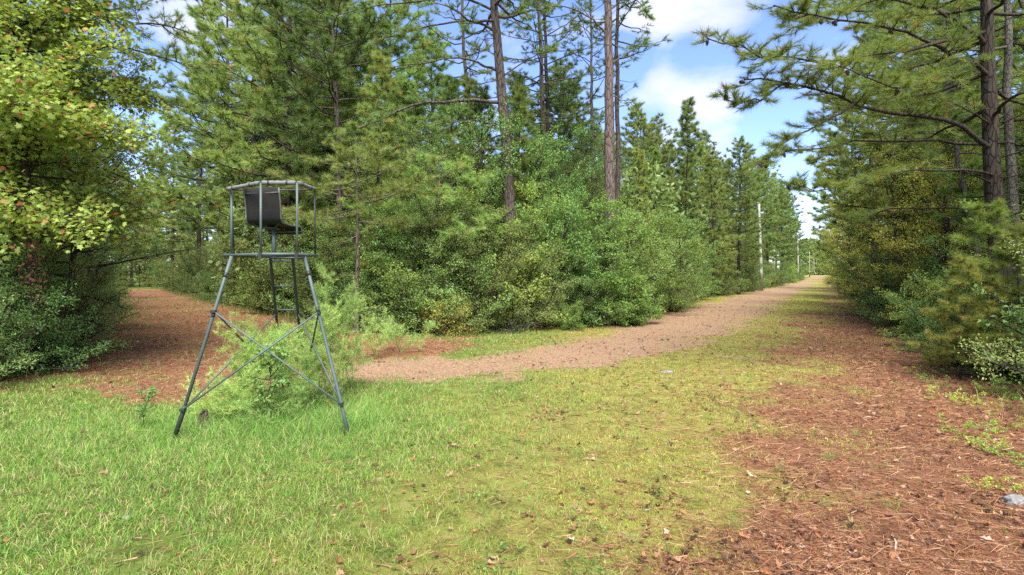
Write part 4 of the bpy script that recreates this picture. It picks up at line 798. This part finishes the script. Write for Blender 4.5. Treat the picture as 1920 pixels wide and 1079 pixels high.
# ------------------------------------------------------------------ weeds, sapling, stump inside and behind the stand
def fennel(seed, h, ns, lean=.25):
    V = Veg(seed); r = V.r
    for i in range(ns):
        a_ = 6.28*i/ns+r.normal()*.4; l_ = lean*(.4+r.random())
        pts = bend((.05*r.normal(), .05*r.normal(), -.02), (math.cos(a_)*l_, math.sin(a_)*l_, 1), h*(.7+.35*r.random()), 9, 0, -.06, .18, r)
        V.limb(pts, .007, .38, .045, .35, 2, 4, .35, .3, .7, 4, .3, drop=.6)
    nv = V.needles(9, .065, .0046, 1.0, 0.01, .06)
    return dict(stems=V.w.mesh('stems', M['fenstem']), foliage=mk('foliage', nv[0], nv[1], M['fennel'], nv[2]))
FN = [fennel(501, 2.25, 7, .17), fennel(502, 1.55, 5, .28), fennel(503, 1.1, 5, .45), fennel(504, .8, 6, .8)]
for i, (px, d, k_, s_, lab) in enumerate([(632, 10.4, 0, 1.05, 'tallest feathery lime green weed, just behind the right leg of the stand'), (600, 10.0, 0, .9, 'tall feathery weed between the ladder and the right leg'), (468, 9.0, 1, 1.02, 'feathery weed with a drooping top between left leg and ladder'), (500, 8.9, 1, 1., 'feathery weed in the middle of the stand under the crossed braces'), (540, 9.1, 1, 1.08, 'feathery weed directly below the ladder'),
        (440, 8.7, 2, .95, 'shorter feathery weed beside the left leg'), (575, 8.9, 1, .9, 'feathery weed leaning toward the right leg'), (482, 9.4, 1, 1.1, 'feathery weed behind the crossing point of the braces'), (556, 9.6, 1, 1.15, 'tall feathery weed on the far side of the ladder'), (612, 9.2, 1, .85, 'feathery weed spilling out below the right leg'), (455, 8.4, 2, .9, 'feathery weed hanging over the lower left brace'), (705, 15.0, 2, 1.05, 'single arching feathery weed on the red track right of the stand'), (752, 16.2, 3, 1.5, 'bushy feathery weed clump furthest right on the bare track'), (405, 8.6, 3, 1., 'low feathery tuft near the left foot'), (655, 11.4, 2, 1., 'feathery weed peeking out right of the tallest one'), (520, 8.3, 3, 1., 'low feathery tuft in the front of the stand')]):
    x_, y_, _ = P(px, 0, d); spawn(FN[k_], 'feathery_weed', (x_, y_), 1.3*i, s_, lab, 'weed', 'feathery weeds around the stand')
spl = broadleaf(511, 1.25, .012, .3, .35, 14, 'green', 'bark_dk', K=2, ls=.06, side=.2, space=.12, scatter=.02)
x_, y_, _ = P(507, 0, 8.35); spawn(spl, 'sapling', (x_, y_), 0, 1., 'thin dark stemmed sapling in the middle of the stand', 'sapling')
x_, y_, _ = P(269, 0, 8.2); spawn(spl, 'sapling', (x_, y_), 1, .5, 'tiny leafy seedling in the grass left of the stand', 'sapling')
def rough(nm, pts, rad, mt, k=10, amp=.15, seed=1, **props):
    g = Geo(); g.tube(np.array(pts, float), rad, k); me = g.mesh(nm, M[mt], False)
    r = np.random.default_rng(seed); co = np.empty(len(me.vertices)*3, np.float32); me.vertices.foreach_get('co', co); co = co.reshape(-1, 3); co += r.normal(size=co.shape)*amp*np.mean(rad); me.vertices.foreach_set('co', co.ravel()); me.update()
    return link(nm, me, **props)
M['oldwood'] = bark_mat('rotten_wood', (.06, .042, .032), (.20, .155, .125), (.13, .10, .08), 30, .15, .6)
M['stone'] = paint_mat('grey_stone', (.13, .13, .13), (.22, .215, .21), .9, scale=18, lo=.4, hi=.65)
x_, y_, _ = P(380, 0, 8.25)
for o_ in [rough('tree_stump', [(0, 0, -.05), (0, 0, .06), (.01, 0, .14), (.015, 0, .22), (.03, 0, .30)], [.10, .085, .075, .06, .03], 'oldwood', 9, .16, 4, label='small broken dark stump in the grass beside the left leg', category='stump')]: o_.location = (x_, y_, float(height(x_, y_)))
gx, gy = P(1208, 0, 32)[:2]
o_ = rough('fallen_log', [(-1.2, .3, .18), (-.4, .1, .14), (.5, -.1, .10), (1.0, -.2, .07)], [.11, .12, .11, .09], 'oldwood', 9, .1, 5, label='short fallen log lying at the edge of the bushes by the pale path', category='log'); o_.location = (gx, gy, float(height(gx, gy)))
def stone(px, py, sx, sy, sz_, lab, seed, nm='rock'):
    import bmesh
    bm = bmesh.new(); bmesh.ops.create_icosphere(bm, subdivisions=4, radius=1); r = np.random.default_rng(seed)
    for v in bm.verts:
        c = v.co; n_ = noise2(c.x*2+seed, c.y*2+c.z*1.7, seed)+.5*noise2(c.x*5+seed, c.y*5+c.z*4, seed+1); f = .7+.38*float(n_)
        v.co = Vector((c.x*sx*f, c.y*sy*f, max(c.z, -.35)*sz_*f))
    me = bpy.data.meshes.new(nm); bm.to_mesh(me); bm.free(); me.materials.append(M['stone']); x_, y_ = G(px, py)
    o = link(nm, me, label=lab, category='rock'); o.location = (x_, y_, float(height(x_, y_))+sz_*.15)
stone(1902, 945, .11, .085, .085, 'grey rounded rock in the pine straw at the right edge', 3)
stone(1250, 700, .16, .10, .035, 'flat pale stone in the short grass beside the pale path', 5)
stone(238, 975, .035, .03, .03, 'small white stone in the green grass at lower left', 8, 'stone')
M['pale'] = paint_mat('bleached_wood', (.30, .28, .25), (.20, .18, .16), .85, scale=30)
for pts, rr, lab, sd in [([(1672, 1008), (1680, 1022), (1678, 1040), (1688, 1058), (1692, 1066)], .010, 'bleached crooked stick standing out on the pine straw at lower right', 3), ([(1845, 1060), (1862, 1066), (1884, 1072)], .009, 'short pale stick near the lower right corner', 4), ([(-10, 705), (40, 697), (90, 694), (150, 689)], .022, 'long thin fallen branch lying along the foot of the left thicket', 6), ([(1340, 668), (1385, 672), (1425, 676)], .008, 'thin twig lying in the short grass right of the path', 7)]:
    w = np.array([[*G(*p)] for p in pts]); w = np.column_stack([w, height(w[:, 0], w[:, 1])+rr*1.3]); c = w.mean(0)
    o = rough('fallen_branch' if rr > .02 else 'stick', w-c, np.linspace(rr, rr*.6, len(w)), 'pale', 6, .12, sd, label=lab, category='branch' if rr > .02 else 'stick'); o.location = tuple(c)
# little plants creeping out over the straw at the right
sd1 = shrub(521, .30, .22, 7, 'bright', 'fenstem', sr=.0018, K=2, ls=.032, side=.06, space=.07); sd2 = shrub(522, .24, .2, 7, 'yellow', 'fenstem', sr=.0018, K=2, ls=.034, side=.06, space=.07)
M['lime'] = leaf_mat('lime_seedling_leaves', (.14, .26, .02), (.32, .46, .06), (.25, .38, .05), (.4, .3, .05), .4)
sd3 = shrub(523, .28, .2, 7, 'lime', 'fenstem', sr=.0018, K=2, ls=.036, side=.06, space=.07)
for i, (px, py, k_, s_) in enumerate([(1770, 745, 1, 1.2), (1790, 808, 2, .9), (1815, 818, 2, .8), (1838, 834, 2, .9), (1850, 808, 0, .7), (1880, 850, 2, 1.), (1912, 862, 2, 1.2), (1900, 915, 2, .8), (1858, 922, 1, .8), (1745, 690, 2, 1.2), (1725, 700, 1, 1.), (1800, 700, 2, 1.3), (1840, 705, 1, 1.5), (1870, 740, 2, 1.2), (1905, 745, 0, 1.6), (1700, 655, 2, 1.6), (1680, 640, 2, 1.6), (1765, 668, 1, 1.8), (1810, 670, 0, 2.), (1850, 685, 2, 1.8), (1640, 600, 2, 2.2), (1615, 592, 1, 2.2), (1748, 720, 0, 1.), (1830, 760, 1, 1.2), (1885, 800, 1, 1.)]):
    x_, y_ = G(px, py); w_ = ['bright green', 'yellowish', 'lime green'][k_]
    spawn([sd1, sd2, sd3][k_], 'seedling', (x_, y_), 1.7*i, s_, f'{w_} seedling on the straw below the right wood, {ORD[min(24, sum(1 for a_ in ALL if a_[2] == "seedling"))]} of its scattered row', 'seedling', 'seedlings on the straw at the right')

# ------------------------------------------------------------------ grass, straw and fallen leaves
def sample(n, r, rmin, rmax, pw, amax=52):
    u = r.random(n); e = pw+1
    R = (rmin**e+(rmax**e-rmin**e)*u)**(1/e); A = np.radians(-amax+2*amax*r.random(n)); return R*np.sin(A), R*np.cos(A), R
def blades(name, x, y, ln, wd, col, r, lean=.5, mat='blade', **props):
    n = len(x); z = height(x, y); b = np.stack([x, y, z-.01], -1); a_ = r.random(n)*6.283; sd = np.stack([np.cos(a_), np.sin(a_), 0*a_], -1)*wd[:, None]*.5
    a2 = r.random(n)*6.283; l_ = lean*(.25+r.random(n)); dv = np.stack([np.cos(a2)*l_, np.sin(a2)*l_, np.ones(n)], -1); dv = unit(dv)*ln[:, None]
    m = b+dv*.55; t = b+dv+np.stack([np.cos(a2)*l_, np.sin(a2)*l_, -l_*.8], -1)*ln[:, None]*.45
    V_ = np.stack([b-sd, b+sd, m+sd*.8, m-sd*.8, t], 1).reshape(-1, 3); i = np.arange(n)[:, None]*5
    me = mk(name, V_, [i+[0, 1, 2, 3], i+[3, 2, 4]], M[mat], np.concatenate([col, col])); return link(name, me, kind='stuff', **props)
def mixcol(r, n, pal, w):
    pal = np.array(pal); k_ = r.choice(len(pal), n, p=np.array(w)/sum(w)); c = pal[k_]*(.75+.5*r.random((n, 1)))
    return c
def grass():
    r = np.random.default_rng(901); n = 1250000
    x, y, R = sample(n, r, 3.2, 60, -.25); sL, sR, tn, fo, lu = zones(x, y)
    bare = np.maximum(np.maximum(sL*.93, sR*.9), np.maximum(tn*.62, fo))
    dens = (1-bare)*(.6+.4*lu)*(.15+1.3*sstep(.25, .7, fbm(x*1.3, y*1.3, 71))); k_ = r.random(n) < dens; x, y, R, lu, tn, sR = x[k_], y[k_], R[k_], lu[k_], tn[k_], sR[k_]; n = len(x)
    cl = fbm(x*.8, y*.8, 81)
    ln = (.045+.05*r.random(n)+.075*lu*r.random(n))*(.45+1.1*cl)*(1+.012*R)*.74; wd = (.0024+.0022*r.random(n))*(1+R/7)
    g1 = mixcol(r, n, [(.085, .20, .030), (.15, .30, .045), (.24, .38, .07), (.40, .40, .14), (.50, .42, .24), (.20, .13, .06)], [3.2, 3.8, 2.0, 1.7, 1.5, 1.2]); g2 = mixcol(r, n, [(.26, .33, .05), (.36, .38, .07), (.44, .40, .11), (.50, .38, .18), (.34, .20, .09)], [3, 3, 2, 1.5, .8])
    f = np.clip(lu+(cl-.5)*.8+r.normal(size=n)*.12, 0, 1)[:, None]; c = g1*f+g2*(1-f); dry = mixcol(r, n, [(.44, .33, .21), (.34, .22, .13), (.24, .15, .09)], [3, 2, 1]); q_ = (r.random(n) < tn*1.1)[:, None]; c = np.where(q_, dry, c); ln = np.where(q_[:, 0], ln*.55, ln); c = c*(.8+.4*fbm(x*2.2, y*2.2, 97))[:, None]
    blades('grass', x, y, ln, wd, c, r, .75, label='short green and yellow grass covering the clearing', category='grass')
    m = 2600; tx, ty, tR = sample(m, r, 3.6, 24, .2); z_ = zones(tx, ty); k_ = r.random(m) < (1-np.maximum(np.maximum(z_[0], z_[1]*.93), np.maximum(z_[2]*.9, z_[3])))*(.45+.55*z_[4]); tx, ty = tx[k_], ty[k_]; m = len(tx); per = 26
    x2 = np.repeat(tx, per)+r.normal(size=m*per)*.035; y2 = np.repeat(ty, per)+r.normal(size=m*per)*.035; hg = np.repeat(.08+.13*r.random(m)**1.5, per); n2 = m*per
    tone = np.repeat(r.random(m), per)[:, None]; c2 = mixcol(r, n2, [(.10, .25, .04), (.18, .34, .06)], [1, 1])*(1-tone)+mixcol(r, n2, [(.26, .38, .10), (.38, .36, .16)], [1, 1])*tone
    blades('grass', x2, y2, hg*(.6+.5*r.random(n2)), .003+.002*r.random(n2), c2, r, .9, label='taller tufts standing out of the short grass', category='grass')
    # longer rank grass round the stand and along the foot of the woods
    xs, ys = [], []
    for px, d, sx, sy, m in ((500, 8.7, 1.25, .55, 9000), (590, 8.3, .7, .4, 3500), (340, 8.1, .5, .4, 1500), (700, 10.5, .9, .8, 1200), (230, 8.3, 2.2, .9, 5000), (150, 6.5, 2.2, 1.0, 4500), (900, 13.0, 1.8, 1.2, 2500), (420, 7.2, 2.2, .5, 3500), (820, 10.5, 2.0, 1.5, 2500)):
        c_ = P(px, 0, d); xs.append(c_[0]+r.normal(size=m)*sx); ys.append(d+r.normal(size=m)*sy)
    x, y = np.concatenate(xs), np.concatenate(ys); z_ = zones(x, y); k_ = (y > 3.5) & (np.maximum(z_[0], z_[2]) < .4+.6*(np.hypot(x+3.7, y-8.7) < 1.3)); x, y = x[k_], y[k_]; n = len(x)
    inn = np.hypot(x+3.6, (y-8.8)*1.4) < 1.7
    ln = (.09+.13*r.random(n))*(1+1.6*inn*r.random(n)); wd = .003+.0035*r.random(n)
    c = mixcol(r, n, [(.12, .28, .05), (.20, .40, .07), (.30, .46, .12), (.42, .38, .18)], [3, 3, 2, 1.5])
    blades('tall_grass', x, y, ln, wd, c, r, .8, label='rank longer grass under and around the steel stand', category='grass')
    xs, ys = [], []
    for wn, edge, inw in WOODS:
        e = np.array(edge); L = np.concatenate([[0], np.cumsum(np.linalg.norm(np.diff(e, axis=0), axis=1))]); m = 16000; s = np.minimum(L[-1], r.random(m)**1.5*150) if wn != 'middle' else 35+r.random(m)*110
        xs.append(np.interp(s, L, e[:, 0])+r.normal(size=m)*.5); ys.append(np.interp(s, L, e[:, 1])+r.normal(size=m)*.5)
    x, y = np.concatenate(xs), np.concatenate(ys); k_ = (y > 6) & (fbm(x*.7, y*.7, 93) > .42); x, y = x[k_], y[k_]; n = len(x)
    blades('tall_grass', x, y, .12+.38*r.random(n)**1.6, .008+.008*r.random(n)+np.hypot(x, y)*.0002, mixcol(r, n, [(.10, .20, .04), (.20, .30, .06), (.34, .27, .13), (.22, .13, .07)], [3, 2, 2, 1.5]), r, .6, label='ragged weeds and dry stems along the foot of the woods', category='weeds')
grass()
def clover():
    r = np.random.default_rng(905); m = 260; cx_, cy_, R = sample(m, r, 3.5, 16, .5); z_ = zones(cx_, cy_); k_ = (np.maximum(np.maximum(z_[0], z_[1]), np.maximum(z_[2], z_[3])) < .3) & (fbm(cx_*.6, cy_*.6, 15) > .48); cx_, cy_ = cx_[k_], cy_[k_]; m = len(cx_); per = 46
    x = np.repeat(cx_, per)+r.normal(size=m*per)*.09; y = np.repeat(cy_, per)+r.normal(size=m*per)*.09; n = len(x); p = np.stack([x, y, height(x, y)+.02+.05*r.random(n)], -1)
    a_ = r.random(n)*6.283; ax = unit(np.stack([np.cos(a_), np.sin(a_), .3*r.normal(size=n)], -1)); nm = unit(UP+r.normal(size=(n, 3))*.3); sd = unit(np.cross(nm, ax)); sz = (.014+.022*r.random(n))[:, None]
    V_ = np.stack([p, p+ax*sz*.3+sd*sz*.35, p+ax*sz*.8+sd*sz*.3, p+ax*sz, p+ax*sz*.8-sd*sz*.3, p+ax*sz*.3-sd*sz*.35], 1).reshape(-1, 3); i = np.arange(n)[:, None]*6
    link('ground_weeds', mk('ground_weeds', V_, [np.concatenate([i+[0, 1, 2], i+[0, 2, 3], i+[0, 3, 4], i+[0, 4, 5]])], M['blade'], np.tile(mixcol(r, n, [(.07, .16, .035), (.11, .22, .045), (.18, .26, .06)], [2, 2, 1]), (4, 1))), kind='stuff', label='small round leafed weeds growing low among the grass', category='weeds')
clover()
M['litter'] = blade_mat(); M['litter'].name = 'dry_leaf_litter'
def litter():
    r = np.random.default_rng(911)
    n = 420000; x, y, R = sample(n, r, 3.2, 38, -.1); sL, sR, tn, fo, lu = zones(x, y); k_ = r.random(n) < np.maximum(.9*np.maximum(sR, sL*.8), np.maximum(.55*fo, (.05+.16*sstep(-2, 3, x))))*(1-.8*tn); x, y, R = x[k_], y[k_], R[k_]; n = len(x)
    b = np.stack([x, y, height(x, y)+.004+.018*r.random(n)], -1); a_ = r.random(n)*6.283; d = np.stack([np.cos(a_), np.sin(a_), .12*r.normal(size=n)], -1); L = (.10+.11*r.random(n))[:, None]; sd = np.stack([-np.sin(a_), np.cos(a_), 0*a_], -1)*((.0008+.0006*r.random(n))*(1+R/7))[:, None]
    V_ = np.stack([b-sd, b+sd, b+d*L+sd*.6+np.stack([0*a_, 0*a_, .01*r.random(n)], -1), b+d*L-sd*.6], 1).reshape(-1, 3); c = mixcol(r, n, [(.27, .125, .065), (.38, .20, .115), (.17, .075, .042), (.50, .33, .21)], [4, 3, 2, 1])
    link('pine_straw', mk('pine_straw', V_, [np.arange(n*4).reshape(-1, 4)], M['litter'], c), kind='stuff', label='reddish fallen pine needles covering the ground', category='pine straw')
    n = 80000; x, y, R = sample(n, r, 3.2, 45, .0); sL, sR, tn, fo, lu = zones(x, y)
    w = .045+.17*sstep(-3, 2, x)*sstep(26, 12, R)+.40*sR+.07*sL+.05*tn+.2*fo; k_ = r.random(n) < w*(.4+1.2*(fbm(x*1.4, y*1.4, 88) > .5)); x, y, R = x[k_], y[k_], R[k_]; n = len(x)
    ds = np.stack([1000+60*r.random(70), 768+22*r.random(70)], -1); e = np.array([G(*p) for p in ds]); x = np.concatenate([x, e[:, 0]]); y = np.concatenate([y, e[:, 1]]); n = len(x); R = np.hypot(x, y)
    V = Veg(9); p = np.stack([x, y, height(x, y)+.015+.02*r.random(n)], -1); a_ = r.random(n)*6.283; V.site(p, np.stack([np.cos(a_), np.sin(a_), 0*a_], -1), 0)
    ax = unit(np.stack([np.cos(a_), np.sin(a_), .25*r.normal(size=n)], -1)); nm = unit(UP+r.normal(size=(n, 3))*.35); s_ = unit(np.cross(nm, ax)); nm = np.cross(ax, s_); sz = ((.025+.058*r.random(n)**1.6)*(1+R/40))[:, None]
    sh = [(0, 0, 0), (.15, .42, .25), (.36, .28, .05), (.6, .46, .3), (.62, .2, .1), (1, 0, .35), (.60, -.22, .08), (.62, -.46, .25), (.34, -.26, .0), (.12, -.40, .3)]
    V_ = np.stack([p+ax*sz*u*(.85+.3*r.random((n, 1)))-s_*sz*v*(.25+.85*r.random((n, 1)))+nm*sz*w_*r.random((n, 1)) for u, v, w_ in sh], 1).reshape(-1, 3); i = np.arange(n)[:, None]*10; tris = [(0, 1, 2), (2, 3, 4), (4, 5, 6), (6, 7, 8), (8, 9, 0), (0, 2, 8), (2, 4, 6), (2, 6, 8)]
    c = np.tile(mixcol(r, n, [(.24, .12, .07), (.38, .23, .15), (.12, .06, .04), (.055, .032, .022), (.50, .38, .30), (.36, .16, .08)], [4, 2.6, 2.6, 2.0, .3, 1.4]), (8, 1))
    link('fallen_leaves', mk('fallen_leaves', V_, [np.concatenate([i+list(t) for t in tris])], M['litter'], c), kind='stuff', label='scattered dry brown fallen leaves on grass and straw', category='fallen leaves')
litter()
